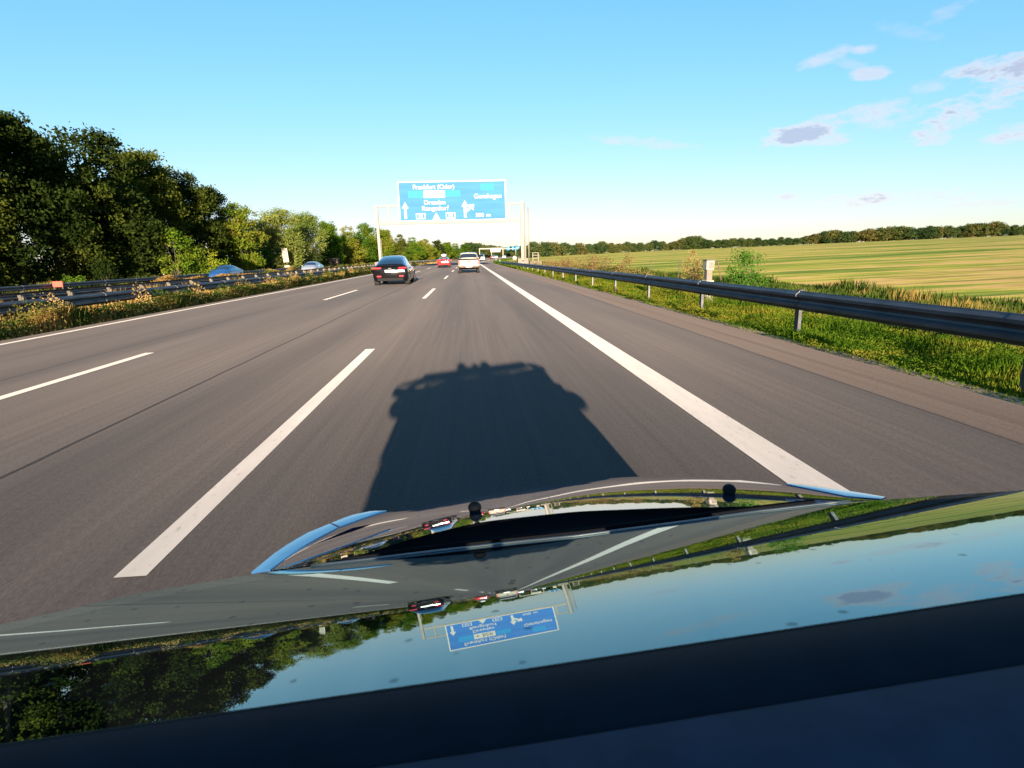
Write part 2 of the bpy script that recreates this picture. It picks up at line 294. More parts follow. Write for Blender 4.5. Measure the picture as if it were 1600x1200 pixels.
def asphalt_mat(name, seams, warm=1.0):
    m = bpy.data.materials.new(name); m.use_nodes = True; nt = m.node_tree; N = nt.nodes.new; L = nt.links.new; b = nt.nodes['Principled BSDF']
    geo = N('ShaderNodeNewGeometry'); sx = N('ShaderNodeSeparateXYZ'); L(geo.outputs['Position'], sx.inputs[0])
    def nz(scale, stretch, detail=5, rough=.6):
        mp = N('ShaderNodeMapping'); mp.inputs['Scale'].default_value = stretch; L(geo.outputs['Position'], mp.inputs[0])
        n = N('ShaderNodeTexNoise'); n.inputs['Scale'].default_value = scale; n.inputs['Detail'].default_value = detail; n.inputs['Roughness'].default_value = rough; L(mp.outputs[0], n.inputs['Vector']); return n.outputs['Fac']
    def Mt(op, a, b_=None, c=None, clamp=False):
        n = N('ShaderNodeMath'); n.operation = op; n.use_clamp = clamp
        for i, v in enumerate((a, b_, c)):
            if v is None: continue
            if isinstance(v, (int, float)): n.inputs[i].default_value = v
            else: L(v, n.inputs[i])
        return n.outputs[0]
    streak = nz(14, (1, .010, 1), 6, .75); broad = nz(.55, (1, .05, 1), 3); grain = nz(70, (1, .35, 1), 3, .8); patch = nz(.12, (1, .4, 1), 3)
    cr = N('ShaderNodeValToRGB'); L(broad, cr.inputs[0]); e = cr.color_ramp.elements
    e[0].position = .35; e[0].color = (.040, .0355, .0340, 1); e[1].position = .65; e[1].color = (.061, .0515, .0462, 1)
    k = Mt('MULTIPLY_ADD', streak, .80, .60); k = Mt('MULTIPLY', k, Mt('MULTIPLY_ADD', grain, 1.25, .375)); k = Mt('MULTIPLY', k, Mt('MULTIPLY_ADD', patch, .3, .85))
    # tyre tracks: darker polished bands, one pair per lane
    for c0 in (-.75, .95 + .45, -4.45, -2.75, -8.2, -6.5):
        d = Mt('DIVIDE', Mt('SUBTRACT', sx.outputs[0], c0), .42); g = Mt('POWER', 2.718, Mt('MULTIPLY', Mt('MULTIPLY', d, d), -1.0)); k = Mt('MULTIPLY', k, Mt('MULTIPLY_ADD', g, -.13, 1.0))
    wob = Mt('MULTIPLY', Mt('SUBTRACT', nz(.5, (0.001, 1, 1), 2), .5), .06)
    for (x0, hw, dk) in seams:
        d = Mt('ABSOLUTE', Mt('ADD', Mt('SUBTRACT', sx.outputs[0], x0), wob)); k = Mt('MULTIPLY', k, Mt('SUBTRACT', 1.0, Mt('MULTIPLY', Mt('LESS_THAN', d, hw), dk)))
    # older, paler and browner surface on the hard shoulder
    sh = N('ShaderNodeMapRange'); sh.inputs[1].default_value = 3.93; sh.inputs[2].default_value = 4.05; L(Mt('ADD', sx.outputs[0], wob), sh.inputs[0])
    mxs = N('ShaderNodeMix'); mxs.data_type = 'RGBA'; L(sh.outputs[0], mxs.inputs['Factor']); L(cr.outputs[0], mxs.inputs[6]); mxs.inputs[7].default_value = (.066, .051, .0425, 1)
    vm = N('ShaderNodeVectorMath'); vm.operation = 'SCALE'; L(mxs.outputs[2], vm.inputs[0]); L(k, vm.inputs['Scale']); L(vm.outputs[0], b.inputs['Base Color'])
    b.inputs['Roughness'].default_value = .85; b.inputs['Specular IOR Level'].default_value = .25; b.inputs['Diffuse Roughness'].default_value = 1.0
    bp = N('ShaderNodeBump'); bp.inputs['Strength'].default_value = .25; bp.inputs['Distance'].default_value = .006; L(grain, bp.inputs['Height']); L(bp.outputs[0], b.inputs['Normal'])
    return m
M['asphalt'] = asphalt_mat('worn asphalt', [(-3.37, .022, .62), (-6.25, .05, .22), (3.98, .014, .6), (4.42, .05, .16), (.35, .10, .05), (-8.6, .02, .3)])
M['asphalt_far'] = asphalt_mat('opposite asphalt', [])
YS = np.concatenate([np.arange(-60, 100, 8.), np.arange(100, 200, 4.), np.geomspace(200, 900, 30)])
def strip(name, u0, u1, z, m, y0=-60, y1=900, z1=None, **k):
    ys = [y0] + [float(y) for y in YS if y0 < y < y1] + [y1]; z1 = z if z1 is None else z1
    b = MB(); b.grid([[(u0 + offs(y), y, z), (u1 + offs(y), y, z1)] for y in ys]); return b.build(name, m, **k)
tag(strip('road', -9.62, 4.93, 0, M['asphalt']), kind='structure')
tag(strip('opposite_road', -26.6, -13.4, -.33, M['asphalt_far'], z1=-.02), kind='structure')
M['paint'] = mat('road paint', (.40, .36, .32), .7, noise=.14, scale=9, stretch=(1, .12, 1)); M['paint'].node_tree.nodes['Principled BSDF'].inputs['Diffuse Roughness'].default_value = .6
def wear_paint():                                           # scuffs where the asphalt shows through, and tyre dirt along the stripe
    nt = M['paint'].node_tree; N = nt.nodes.new; L = nt.links.new; b = nt.nodes['Principled BSDF']; src = b.inputs['Base Color'].links[0].from_socket
    geo = N('ShaderNodeNewGeometry'); n = N('ShaderNodeTexNoise'); n.inputs['Scale'].default_value = 26; n.inputs['Detail'].default_value = 6; n.inputs['Roughness'].default_value = .7; mp = N('ShaderNodeMapping'); mp.inputs['Scale'].default_value = (1, .35, 1); L(geo.outputs['Position'], mp.inputs[0]); L(mp.outputs[0], n.inputs['Vector'])
    r = N('ShaderNodeMapRange'); r.inputs[1].default_value = .58; r.inputs[2].default_value = .80; L(n.outputs['Fac'], r.inputs[0])
    x = N('ShaderNodeMix'); x.data_type = 'RGBA'; L(r.outputs[0], x.inputs['Factor']); L(src, x.inputs[6]); x.inputs[7].default_value = (.12, .105, .09, 1); L(x.outputs[2], b.inputs['Base Color'])
wear_paint()
def markings():
    b = MB()
    def line(u0, u1, y0, y1, z=.004):
        ys = [y0] + [float(y) for y in YS if y0 < y < y1] + [y1]; b.grid([[(u0 + offs(y), y, z), (u1 + offs(y), y, z)] for y in ys])
    line(1.934, 2.234, -60, 900); line(-9.26, -9.11, -60, 900)
    for k in range(-4, 40):
        y = 2.51 + 18 * k; line(-1.742, -1.592, y, y + (6.7 if k == 0 else 6.4))
        line(-5.487, -5.337, y + .9, y + 7.2)
    o = tag(b.build('lane_markings', M['paint']), kind='structure')
    b = MB()
    for k in range(-3, 30):
        y = 1 + 18 * k; b.grid([[(-17.6 + offs(yy), yy, -.10), (-17.45 + offs(yy), yy, -.10)] for yy in (y, y + 6)])
        b.grid([[(-21.6 + offs(yy), yy, -.20), (-21.45 + offs(yy), yy, -.20)] for yy in (y, y + 6)])
    tag(b.build('opposite_lane_markings', M['paint']), kind='structure')
markings()
# sandy strip where the shoulder meets the verge
M['sand'] = mat('sandy grit', (.30, .20, .12), .95, noise=.35, scale=3, stretch=(1, .2, 1))
tag(strip('gravel_strip', 4.93, 5.2, -.012, M['sand'], -20, 60), kind='structure')
tag(strip('median_soil_strip', -10.3, -9.62, -.012, M['sand'], -20, 90), kind='structure')
# ------------------------------------------------------------------ guardrails
WB = [(-.01, 0.0), (.0, .02), (.045, .055), (.045, .095), (.0, .13), (-.012, .155), (.0, .18), (.045, .215), (.045, .255), (.0, .29), (-.01, .31)]
def guardrail(name, label, u, top, face, y0, y1, step, post_m, postz=0., spacer=True, group=None, ztop=None):
    """steel W-beam: face = +1 when the ribs look towards +x"""
    root = empty(name, (u, y0, 0), 0, label, 'guardrail', group)
    def P(dx, y, z): return (dx + offs(y), y - y0, z)
    zt = ztop or (lambda y: top)
    ys = [(y0, 0.)]                                        # every four metres one length laps a finger's width proud of the next
    for y in np.arange(y0 + 1, y1 - 1, 4.): ys += [(y - .17, 0.), (y - .168, .009), (y + .17, .009), (y + .172, 0.)]
    ys.append((y1, 0.))
    b = MB(); b.grid([[P(face * (dx + e), y, zt(y) - .31 + z) for dx, z in WB] + [P(face * (dx - .006), y, zt(y) - .31 + z) for dx, z in reversed(WB)] for y, e in ys], close=True)
    b.build('beam', M['steel'], root, smooth=False)
    y = y0 + 1.0; k = 0; src = None
    while y < y1 and k < 98:
        p = MB()
        p.box((-face * .12, 0, (zt(y) + postz - .12) / 2 - .1), (.055, .11, zt(y) - postz + .08))
        if spacer: p.box((-face * .05, 0, zt(y) - .155), (.1, .13, .16))
        p.box((-face * .12, 0, zt(y) + .0), (.075, .13, .012))
        o = p.build('post', post_m, root); o.location = P(0, y, 0); y += step; k += 1
    return root
guardrail('guardrail', 'dark steel guardrail with round ribs beside the grass verge on the right', 5.36, .75, -1, -8, 112, 4.0, M['steel'],
          ztop=lambda y: float(np.interp(y, [0, 18, 27, 67, 100, 112], [.755, .75, .71, .60, .42, .12])))
guardrail('guardrail', 'steel guardrail in the median behind the tall weeds, nearest to the left lane', -10.35, .72, 1, -8, 190, 2.0, M['post_dull'])
guardrail('guardrail', 'second guardrail of the median, beside the opposite carriageway, with pale spacer blocks', -12.75, .78, -1, -8, 190, 2.0, M['steel_light'])
guardrail('guardrail', 'low guardrail at the foot of the dark wood beyond the opposite carriageway', -27.3, .42, 1, 4, 96, 4.0, M['steel'], postz=-.4)

# ------------------------------------------------------------------ sign gantry
def text_mesh(name, s, x, z, w, h, m, parent, y=0., th=.012):
    cu = bpy.data.curves.new('t', 'FONT'); cu.body = s; cu.align_x = 'LEFT'; cu.size = 1; cu.offset = .012
    t = bpy.data.objects.new('t', cu); C.objects.link(t)
    me = bpy.data.meshes.new_from_object(t.evaluated_get(bpy.context.evaluated_depsgraph_get())); bpy.data.objects.remove(t)
    co = np.empty(len(me.vertices) * 3); me.vertices.foreach_get('co', co); co = co.reshape(-1, 3)
    mn, mx = co.min(0), co.max(0); sx = w / (mx[0] - mn[0]); sy = h / .70
    co2 = np.stack([x + (co[:, 0] - mn[0]) * sx, np.full(len(co), y), z + co[:, 1] * sy], 1)
    me.vertices.foreach_set('co', co2.ravel()); me.update(); me.name = name
    o = bpy.data.objects.new(name, me); C.objects.link(o); o.parent = parent; me.materials.clear(); me.materials.append(m); return o
def gantry():
    GY = 71.0
    g = empty('sign_gantry', (-2.0, GY, 0), 0, 'pale steel gantry frame spanning the three lanes under the big blue direction sign', 'gantry')
    xl, xr = -8.75, 8.72
    for nm, x, zb, zt in (('post', xl, .3, 7.62), ('post', xr, .2, 7.9)):
        b = MB(); b.box((x, 0, (zb + zt) / 2), (.31, .31, zt - zb)); b.box((x, 0, zb + .75), (.75, .75, .06)); b.box((x + .24, 0, zb + 2), (.06, .16, 3.0)); b.build(nm, M['gantry'], g, bevel=.02)
    MB().box(((xl + xr) / 2, 0, 5.62), (xr - xl - .43, .40, .42)).build('lower_beam', M['gantry'], g, bevel=.02)
    MB().box(((xl + xr) / 2, 0, 7.55), (xr - xl - .43, .26, .22)).build('upper_beam', M['gantry'], g, bevel=.02)
    for x in (xl + 1.45, xl + 4.3, 0, xr - 4.8, xr - 1.55):
        MB().box((x, 0, 6.64), (.16, .2, 1.6)).build('strut', M['gantry'], g)
    for x in (xl, xr): MB().box((x, 0, .55), (1.3, 1.3, 1.0)).build('footing', M['concrete'], g, bevel=.05)
    # the board hangs on the frame's near side
    SX0, SX1, SZ0, SZ1 = -8.07, 4.86, 5.66, 10.30
    s = empty('direction_sign', (0, GY - .36, 0), 0, 'huge blue motorway direction sign reading Frankfurt (Oder), Dresden, Rangsdorf and Genshagen', 'road sign')
    W, H = SX1 - SX0, SZ1 - SZ0
    MB().box(((SX0 + SX1) / 2, .03, (SZ0 + SZ1) / 2), (W, .05, H)).build('border', M['letter'], s)
    MB().box(((SX0 + SX1) / 2, -.002, (SZ0 + SZ1) / 2), (W - .30, .02, H - .30)).build('panel', M['sign_blue'], s)
    MB().box(((SX0 + SX1) / 2, .08, (SZ0 + SZ1) / 2), (W - .1, .04, H - .1)).build('back', M['sign_back'], s)
    for k in range(6): MB().box((SX0 + W * (k + .5) / 6, .16, (SZ0 + SZ1) / 2), (.1, .12, H - .3)).build('bracket', M['steel'], s)
    U = lambda u: SX0 + W * u
    V = lambda v: SZ1 - H * (v * .955 + .012)
    yf = -.018
    def words(t, u0, u1, v0, v1, m='letter', y=yf): text_mesh('lettering', t, U(u0), V(v1), W * (u1 - u0), H * (v1 - v0), M[m], s, y)
    words('Frankfurt (Oder)', .143, .52, .085, .195); words('Dresden', .237, .432, .485, .59); words('Rangsdorf', .215, .462, .635, .745)
    words('Genshagen', .70, .957, .345, .455); words('500', .71, .785, .845, .94); words('m', .81, .848, .845, .94)
    def rect(nm, u0, u1, v0, v1, m, y=-.016):
        b = MB(); b.add([(U(u0), y, V(v1)), (U(u1), y, V(v1)), (U(u1), y, V(v0)), (U(u0), y, V(v0))], [(0, 1, 2, 3)]); return b.build(nm, M[m], s)
    rect('cyan_patch', .095, .232, .235, .42, 'sign_cyan'); rect('cyan_patch', .438, .575, .235, .40, 'sign_cyan'); rect('cyan_patch', .765, .885, .08, .255, 'sign_cyan', -.015)  # two patches of sheeting; the upper right one is glare painted as paler blue
    bx = rect('airport_panel', .236, .432, .235, .42, 'letter')
    words('BER', .315, .415, .275, .385, 'letter_dark', -.022)
    pl_ = MB(); cx, cz = U(.272), V(.327)                   # aeroplane symbol seen from above
    pl_.add([(cx + a * .28, -.022, cz + b_ * .28) for a, b_ in [(1, 0), (.75, .12), (.3, .13), (-.1, .75), (-.3, .75), (-.12, .12), (-.6, .1), (-.8, .35), (-.95, .35), (-.85, 0), (-.95, -.35), (-.8, -.35), (-.6, -.1), (-.12, -.12), (-.3, -.75), (-.1, -.75), (.3, -.13), (.75, -.12)]], [tuple(range(18))])
    pl_.build('aeroplane_symbol', M['letter_dark'], s)
    for u in (.155, .432):                                  # motorway number shields, white outline with a blue field
        rect('number_shield', u, u + .088, .815, .965, 'letter'); rect('shield_field', u + .008, u + .080, .835, .945, 'sign_blue', -.019)
        words('1', u + .026, u + .036, .85, .93, 'letter', -.022); words('0', u + .044, u + .062, .85, .93, 'letter', -.022)
    def arrow(u, v0, v1, wd, head=.5, branch=False):
        b = MB(); x = U(u); w = wd * W; z0, z1 = V(v1), V(v0); hh = w * 1.1
        b.add([(x - w * .22, yf, z0), (x + w * .22, yf, z0), (x + w * .22, yf, z1 - hh), (x - w * .22, yf, z1 - hh)], [(0, 1, 2, 3)])
        b.add([(x - w * .6, yf - .002, z1 - hh), (x + w * .6, yf - .002, z1 - hh), (x, yf - .002, z1)], [(0, 1, 2)])
        if branch:
            zc = z0 + (z1 - z0) * .28
            b.add([(x + w * .1, yf - .003, zc - w * .1), (x + w * .1, yf - .003, zc + w * .5), (x + w * .95, yf - .003, zc + w * 1.15), (x + w * 1.25, yf - .003, zc + w * .8)], [(0, 1, 2, 3)])
            b.add([(x + w * .6, yf - .004, zc + w * 1.35), (x + w * 1.65, yf - .004, zc + w * 1.45), (x + w * 1.5, yf - .004, zc + w * .35)], [(0, 1, 2)])
        b.build('arrow', M['letter'], s)
    arrow(.06, .52, .95, .050); arrow(.342, .80, .96, .062); arrow(.612, .50, .95, .052, branch=True)
    # slim mast and service frame behind the right post
    m = empty('camera_mast', (7.55, 75.5, -.05), 0, 'tall slim white mast standing just right of the gantry post', 'mast')
    MB().tube([(0, 0, 0), (0, 0, 4), (0, 0, 8.1)], [.12, .11, .09], 12).build('pole', M['gantry'], m, smooth=True)
    MB().tube([(.5, .4, 0), (.5, .4, 7.6)], .07, 8).build('conduit', M['gantry'], m, smooth=True); MB().box((.25, .2, 5.5), (.6, .1, .08)).build('bracket', M['gantry'], m)
    MB().box((0, 0, .25), (.8, .8, .6)).build('footing', M['concrete'], m)
    f = empty('service_platform', (8.55, 73, 0), 0, 'small pale railing frame on a concrete block right of the gantry foot', 'platform')
    b = MB()
    for x in (-.35, .35):
        for y in (-.3, .3): b.box((x, y, 1.15), (.07, .07, 1.1))
    for z in (1.0, 1.35, 1.68):
        for y in (-.3, .3): b.box((0, y, z), (.62, .05, .05))
        for x in (-.35, .35): b.box((x, 0, z), (.05, .52, .05))
    b.build('railing', M['gantry'], f); MB().box((0, 0, .25), (1.5, 1.2, .7)).build('base', M['concrete'], f, bevel=.03)
gantry()
def small_sign(name, label, cat, x, y, z0, ztop, w, h, shape='box', board='white', group=None, tilt=0):
    r = empty(name, (x, y, z0), 0, label, cat, group); r.rotation_euler = (0, tilt, 0); H = ztop - z0
    MB().tube([(0, .04, 0), (0, .04, H - h * .2)], .035, 8).build('post', M['steel_light'], r)
    b = MB()
    if shape == 'disc': b.lathe([(w / 2, -.01), (w / 2, .01)], 20, Matrix.Translation((0, 0, H - h / 2)) @ Matrix.Rotation(R(90), 4, 'X'))
    else: b.box((0, 0, H - h / 2), (w, .025, h))
    b.build('board', M[board], r); return r
small_sign('round_sign', 'small round white sign at the foot of the gantry post', 'road sign', 5.9, 73, -.05, 1.35, .5, .5, 'disc')
o = small_sign('detour_sign', 'tall white information board with grey lines beyond the left carriageway', 'road sign', -28.4, 92, -.4, 3.4, .85, 2.1, tilt=R(-3))
for k in range(4): MB().box((0, -.02, 3.52 - .45 * k), (.6, .012, .16)).build('text_line', M['steel'], o)
MB().box((0, -.01, 1.05), (.8, .025, .3)).build('plate', M['white'], o)
def delineator(x, y, z, label, k):
    r = empty('delineator_post', (x, y, z), 0, label, 'marker post', 'white delineator posts along the verge')
    MB().poly([(-.06, -.045, 0), (.06, -.045, 0), (0, .06, 0)], 1.0).build('post', M['white'], r); b = MB(); b.poly([(-.062, -.047, .72), (.062, -.047, .72), (0, .062, .72)], .2); b.build('band', M['blackpl'], r)
for k, (x, y, l) in enumerate([(6.3, 66, 'white delineator post just before the gantry foot'), (5.9, 108, 'white delineator post beyond the gantry on the right verge'), (7.2, 150, 'far white delineator post on the right verge'),
                               (-28.2, 55, 'white delineator post among dry grass under the yellow shrub')]): delineator(x, y, float(ground_z(x, y)) + .0, l, k)
# detector cabinet on a stone foot behind the right rail
k = empty('roadside_cabinet', (at(1107, 420, 15.6).x, 15.6, -.05), R(8), 'weathered white roadside box with a narrow waist standing behind the right guardrail', 'cabinet')
MB().box((0, 0, 1.22), (.34, .30, .30)).build('head', M['white'], k, bevel=.03); MB().box((0, 0, .9), (.24, .22, .36)).build('waist', M['concrete'], k, bevel=.02); MB().box((0, 0, .38), (.36, .34, .74)).build('foot', M['white'], k, bevel=.03); MB().box((.03, -.157, 1.22), (.20, .012, .20)).build('hatch', M['concrete'], k, bevel=.004); MB().box((0, 0, 1.385), (.38, .34, .03)).build('lid', M['concrete'], k, bevel=.008); k.scale = (.72, .72, .875)
# brown shed and red board on the far left
k = empty('shed', (-30.2, 131, -.4), R(4), 'small brown shed with a flat pale roof in front of the far trees', 'shed')
MB().box((0, 0, 1.0), (2.1, 2.2, 2.1)).build('wall', M['brown_wood'], k); MB().box((0, 0, 2.12), (2.5, 2.6, .14)).build('roof', M['gantry'], k); MB().box((.3, -1.11, .9), (.8, .04, 1.7)).build('door', M['blackpl'], k)
k = empty('red_warning_board', (-26.9, -26.9 * ray(81, 400).y / ray(81, 400).x, -.36), 0, 'red board fixed on the far guardrail at the left edge', 'board')
MB().box((0, 0, .73), (.62, .03, .36)).build('board', M['red_board'], k); MB().box((-.25, .05, .4), (.05, .05, .8)).build('leg', M['steel'], k); MB().box((.25, .05, .4), (.05, .05, .8)).build('leg', M['steel'], k)
# wire fence between verge and field
fr = empty('field_fence', (10.6, 23, -.05), 0, 'thin wire fence on leaning wooden posts between weeds and the field', 'fence')
for i in range(14):
    yy = i * 5.0; a = [R(-14), R(3), R(6), R(-4)][i % 4]; b = MB(); b.tube([(0, 0, 0), (math.sin(a) * 1.05, 0, 1.05 * math.cos(a))], .022, 6); o = b.build('post', M['bark'] if i % 3 else M['brown_wood'], fr); o.location = (rnd.uniform(-.1, .1), yy, 0)
for z in (.35, .65, .95):
    b = MB(); b.tube([(0, 0, z), (0, 65, z)], .004, 4); b.build('wire', M['steel'], fr)

# distant gantries at the bend
def far_gantry(Y, x0, x1, boards, label, zt):
    g = empty('sign_gantry', ((x0 + x1) / 2, Y, 0), 0, label, 'gantry', None); h = (x1 - x0) / 2
    for x in (-h, h): MB().box((x, 0, zt / 2), (.45, .45, zt)).build('post', M['gantry'], g)
    MB().box((0, 0, zt - .3), (2 * h, .4, .6)).build('beam', M['gantry'], g)
    for (a, b_, z0, z1, m) in boards:
        MB().box(((a + b_) / 2 - (x0 + x1) / 2, -.4, (z0 + z1) / 2), (b_ - a, .08, z1 - z0)).build('sign_board', M[m], g)
        MB().box(((a + b_) / 2 - (x0 + x1) / 2, -.455, (z0 + z1) / 2), ((b_ - a) * .6, .02, (z1 - z0) * .18)).build('lettering', M['letter'] if m != 'white' else M['steel'], g)
far_gantry(300, at(749.5, 400, 300).x, at(786, 400, 300).x, [(at(753, 0, 300).x, at(770, 0, 300).x, 3.2, 5.4, 'white')], 'far pale gantry with a long white panel where the road bends', 5.4)
far_gantry(410, at(768, 400, 410).x, at(806, 400, 410).x, [(at(781, 0, 410).x, at(786, 0, 410).x, 5.0, 7.4, 'sign_cyan'), (at(790, 0, 410).x, at(794, 0, 410).x, 5.0, 7.4, 'sign_cyan'), (at(796, 0, 410).x, at(803, 0, 410).x, 5.2, 7.6, 'sign_cyan')],
           'farthest gantry with three small blue signs above the bend', 6.3)

# ------------------------------------------------------------------ vehicles
def section(y, hw, zb, zbelt, wr, zr):
    half = [(0, zb), (.82 * hw, zb), (.93 * hw, zb + .03), (.985 * hw, zb + .14), (hw, zb + .45 * (zbelt - zb)), (.992 * hw, zb + .75 * (zbelt - zb)), (.955 * hw, zbelt - .03), (.93 * hw, zbelt)]
    q = min(.15, .6 * max(zr - zbelt, .02)); top = [((.93 * hw) * (1 - t) + wr * t, zbelt + (zr - q - zbelt) * t) for t in (.33, .66, 1.0)] + [(wr * .92, zr - q * .46), (wr * .74, zr - q * .17), (wr * .4, zr - q * .03), (0, zr)]
    h = half + top
    return [(x, y, z) for x, z in h] + [(-x, y, z) for x, z in reversed(h[1:-1])]
def paint(name, base, f0=.07, power=4.): return reflector(name, base, f0, power, rough=.11)
def wheel(parent, x, y, r, w, side):
    m = Matrix.Translation((x, y, r)) @ Matrix.Rotation(R(90) * side, 4, 'Y')
    wv = MB().lathe([(r * .62, -w / 2), (r * .93, -w / 2), (r, -w / 2 + .03), (r, w / 2 - .03), (r * .93, w / 2), (r * .62, w / 2)], 28, m).build('wheel', M['rubber'], parent, smooth=False)
    b = MB(); b.lathe([(r * .60, w / 2 - .02), (r * .62, w / 2 + .002), (r * .56, w / 2 - .01), (r * .1, w / 2 - .03)], 24, m)
    for k in range(5):
        a = k * 2 * math.pi / 5; b.box(m @ Vector((math.cos(a) * r * .33, math.sin(a) * r * .33, w / 2 - .005)), (.03, .07, r * .5), rx=0)
    b.build('rim', M['alloy'], wv); return wv
def patch(secs, i0, i1, j0, j1, eps, fi=(0, 1), fj=(0, 1), n=8):
    """panel lying eps outside the loft between stations i0..i1 and ring points j0..j1"""
    def S(u, v):
        i = min(int(u), len(secs) - 2); j = int(v); fu, fv = u - i, v - j; m = len(secs[0]); j2 = (j + 1) % m; j %= m
        a = Vector(secs[i][j]).lerp(Vector(secs[i][j2]), fv); b = Vector(secs[i + 1][j]).lerp(Vector(secs[i + 1][j2]), fv); return a.lerp(b, fu)
    rows = []
    us = sorted(set([i0 + (i1 - i0) * fi[0], i0 + (i1 - i0) * fi[1]] + [k for k in range(i0, i1 + 1) if i0 + (i1 - i0) * fi[0] < k < i0 + (i1 - i0) * fi[1]]))
    vs = sorted(set([j0 + (j1 - j0) * fj[0], j0 + (j1 - j0) * fj[1]] + [k for k in range(j0, j1 + 1) if j0 + (j1 - j0) * fj[0] < k < j0 + (j1 - j0) * fj[1]]))
    for u in us:
        row = []
        for v in vs:
            u_, v_ = min(u, len(secs) - 1.001), v; e = .01
            du = S(min(u_ + e, len(secs) - 1.0001), v_) - S(max(u_ - e, 0), v_); dv = S(u_, v_ + e) - S(u_, max(v_ - e, 0)); nn = du.cross(dv)
            p = S(u_, v_); c = Vector((0, p.y, .7)); nn.normalize()
            if nn.dot(p - c) < 0: nn = -nn
            row.append(p + nn * eps)
        rows.append(row)
    return MB().grid(rows)
M['car_black'] = paint('black car paint', (.005, .005, .006), .022); M['car_red'] = paint('red car paint', (.42, .012, .015)); M['car_silver'] = paint('pale silver truck paint', (.30, .26, .21), .05)
M['car_blue'] = paint('blue car paint', (.012, .05, .16)); M['car_white'] = paint('white vehicle paint', (.7, .69, .66)); M['car_grey'] = paint('grey car paint', (.2, .22, .25)); M['car_maroon'] = paint('maroon car paint', (.16, .02, .02))
M['car_glass'] = reflector('car window glass', (.01, .013, .018), .10, 2.6, rough=.01)
M['plate'] = mat('number plate', (.82, .82, .80), .3); M['lens_white'] = mat('clear lens', (.5, .5, .5), .1, coat=1)
def hatch(name, label, pm, x, y, rz=0, hw=.93, L=4.6, H=1.56, kind='suv', face=1, group=None, detail=True):
    """car seen from behind: origin under the rear bumper, nose towards +y"""
    r = empty(name, (x, y, 0), rz, label, 'car', group)
    tr = .67 * hw; S = []
    st = [(0, .86, .36, .80, .66, .86), (.03, .93, .30, .90, .80, .97), (.10, .97, .26, .97, .84, 1.05), (.22, .99, .24, 1.0, .80, 1.13), (.55, 1, .22, 1.0, .76, H - .28), (1.0, 1, .21, .99, tr / hw + .02, H - .12),
          (1.55, 1, .2, .97, tr / hw + .02, H - .03), (2.2, 1, .2, .95, tr / hw + .02, H), (2.8, 1, .2, .94, tr / hw, H - .10), (3.45, .99, .2, .93, .76, 1.08), (3.9, .97, .21, .88, .80, .98), (4.3, .92, .24, .78, .74, .84), (4.52, .80, .30, .62, .66, .66)]
    for (yy, w, zb, zl, wr, zr) in st: S.append(section(yy * L / 4.6, hw * w, zb, zl, wr * hw, max(zr, zl + .02)))
    b = MB(); b.grid(S, close=True); m = len(S[0]); b.f.append(tuple(range(m))); b.f.append(tuple(len(b.v) - m + k for k in range(m)))
    b.build('body', M[pm], r, smooth=True).modifiers.new('es', 'EDGE_SPLIT').split_angle = R(38)
    n = m
    if True:
        # rear screen, side windows, windscreen
        patch(S, 3, 6, 10, 19, .006, fi=(.02, .98), fj=(.02, .98)).build('rear_window', M['car_glass'], r, smooth=True)
        patch(S, 4, 9, 7, 10, .006, fi=(.04, .9), fj=(.12, .95)).build('side_window', M['car_glass'], r, smooth=True)
        patch(S, 4, 9, 19, 22, .006, fi=(.04, .9), fj=(.05, .88)).build('side_window', M['car_glass'], r, smooth=True)
        patch(S, 8, 9, 10, 19, .006, fi=(.05, .95), fj=(.05, .95)).build('windscreen', M['car_glass'], r, smooth=True)
    for s in (-1, 1):
        MB().box((s * (hw * .70), .035, .93), (hw * .46, .10, .085), rz=s * R(-9)).build('tail_light', M['red'], r, bevel=.02)
        if detail:
            MB().box((s * hw * .62, -.012, .50), (.24, .03, .075)).build('reflector', M['red'], r, bevel=.01)
            b = MB(); b.box((s * (hw + .10), 2.95 * L / 4.6, 1.0), (.2, .12, .13)); b.build('mirror', M[pm], r, bevel=.03)
        wheel(r, s * (hw - .13), .85 * L / 4.6, .34, .24, s); wheel(r, s * (hw - .13), 3.7 * L / 4.6, .34, .24, s)
        a = MB(); 
        for yy in (.85, 3.7):
            a.lathe([(.385, 0), (.385, .012)], 24, Matrix.Translation((s * (hw * .985), yy * L / 4.6, .36)) @ Matrix.Rotation(R(90) * s, 4, 'Y'))
        a.build('wheel_arch', M['blackpl'], r)
    MB().box((0, -.018, .77), (.52, .02, .115)).build('number_plate', M['plate'], r)
    b = MB(); b.box((0, .03, .33), (hw * 1.45, .12, .17)); b.build('bumper_trim', M['blackpl'], r, bevel=.02)
    if detail:
        MB().box((0, .07, 1.055), (hw * 1.25, .16, .03)).build('spoiler_lip', M[pm], r, bevel=.01)
        MB().box((0, -.012, .915), (.16, .012, .03)).build('badge', M['steel'], r)
        MB().box((0, .0, .40), (.95, .03, .02)).build('lower_strip', M['steel'], r)
    return r
hatch('suv', 'glossy black coupe-backed car with wide red tail lights driving in the middle lane', 'car_black', -4.28, 31.3, hw=.965, L=4.75, H=1.60)
rc = hatch('hatchback', 'red car with a white roof box driving in the middle lane far ahead', 'car_red', -3.42, 79, hw=.88, L=4.2, H=1.45)
rb_ = empty('roof_box', (-3.42, 80.7, 1.46), 0, 'rounded white roof box on top of the red car', 'roof box'); b = MB()
b.lathe([(.02, -.9), (.30, -.82), (.36, -.5), (.38, .3), (.30, .85), (.02, 1.0)], 20, Matrix.Translation((0, 0, .2)) @ Matrix.Scale(.55, 4, (0, 0, 1)) @ Matrix.Rotation(R(90), 4, 'X')); b.build('shell', M['car_white'], rb_, smooth=True)
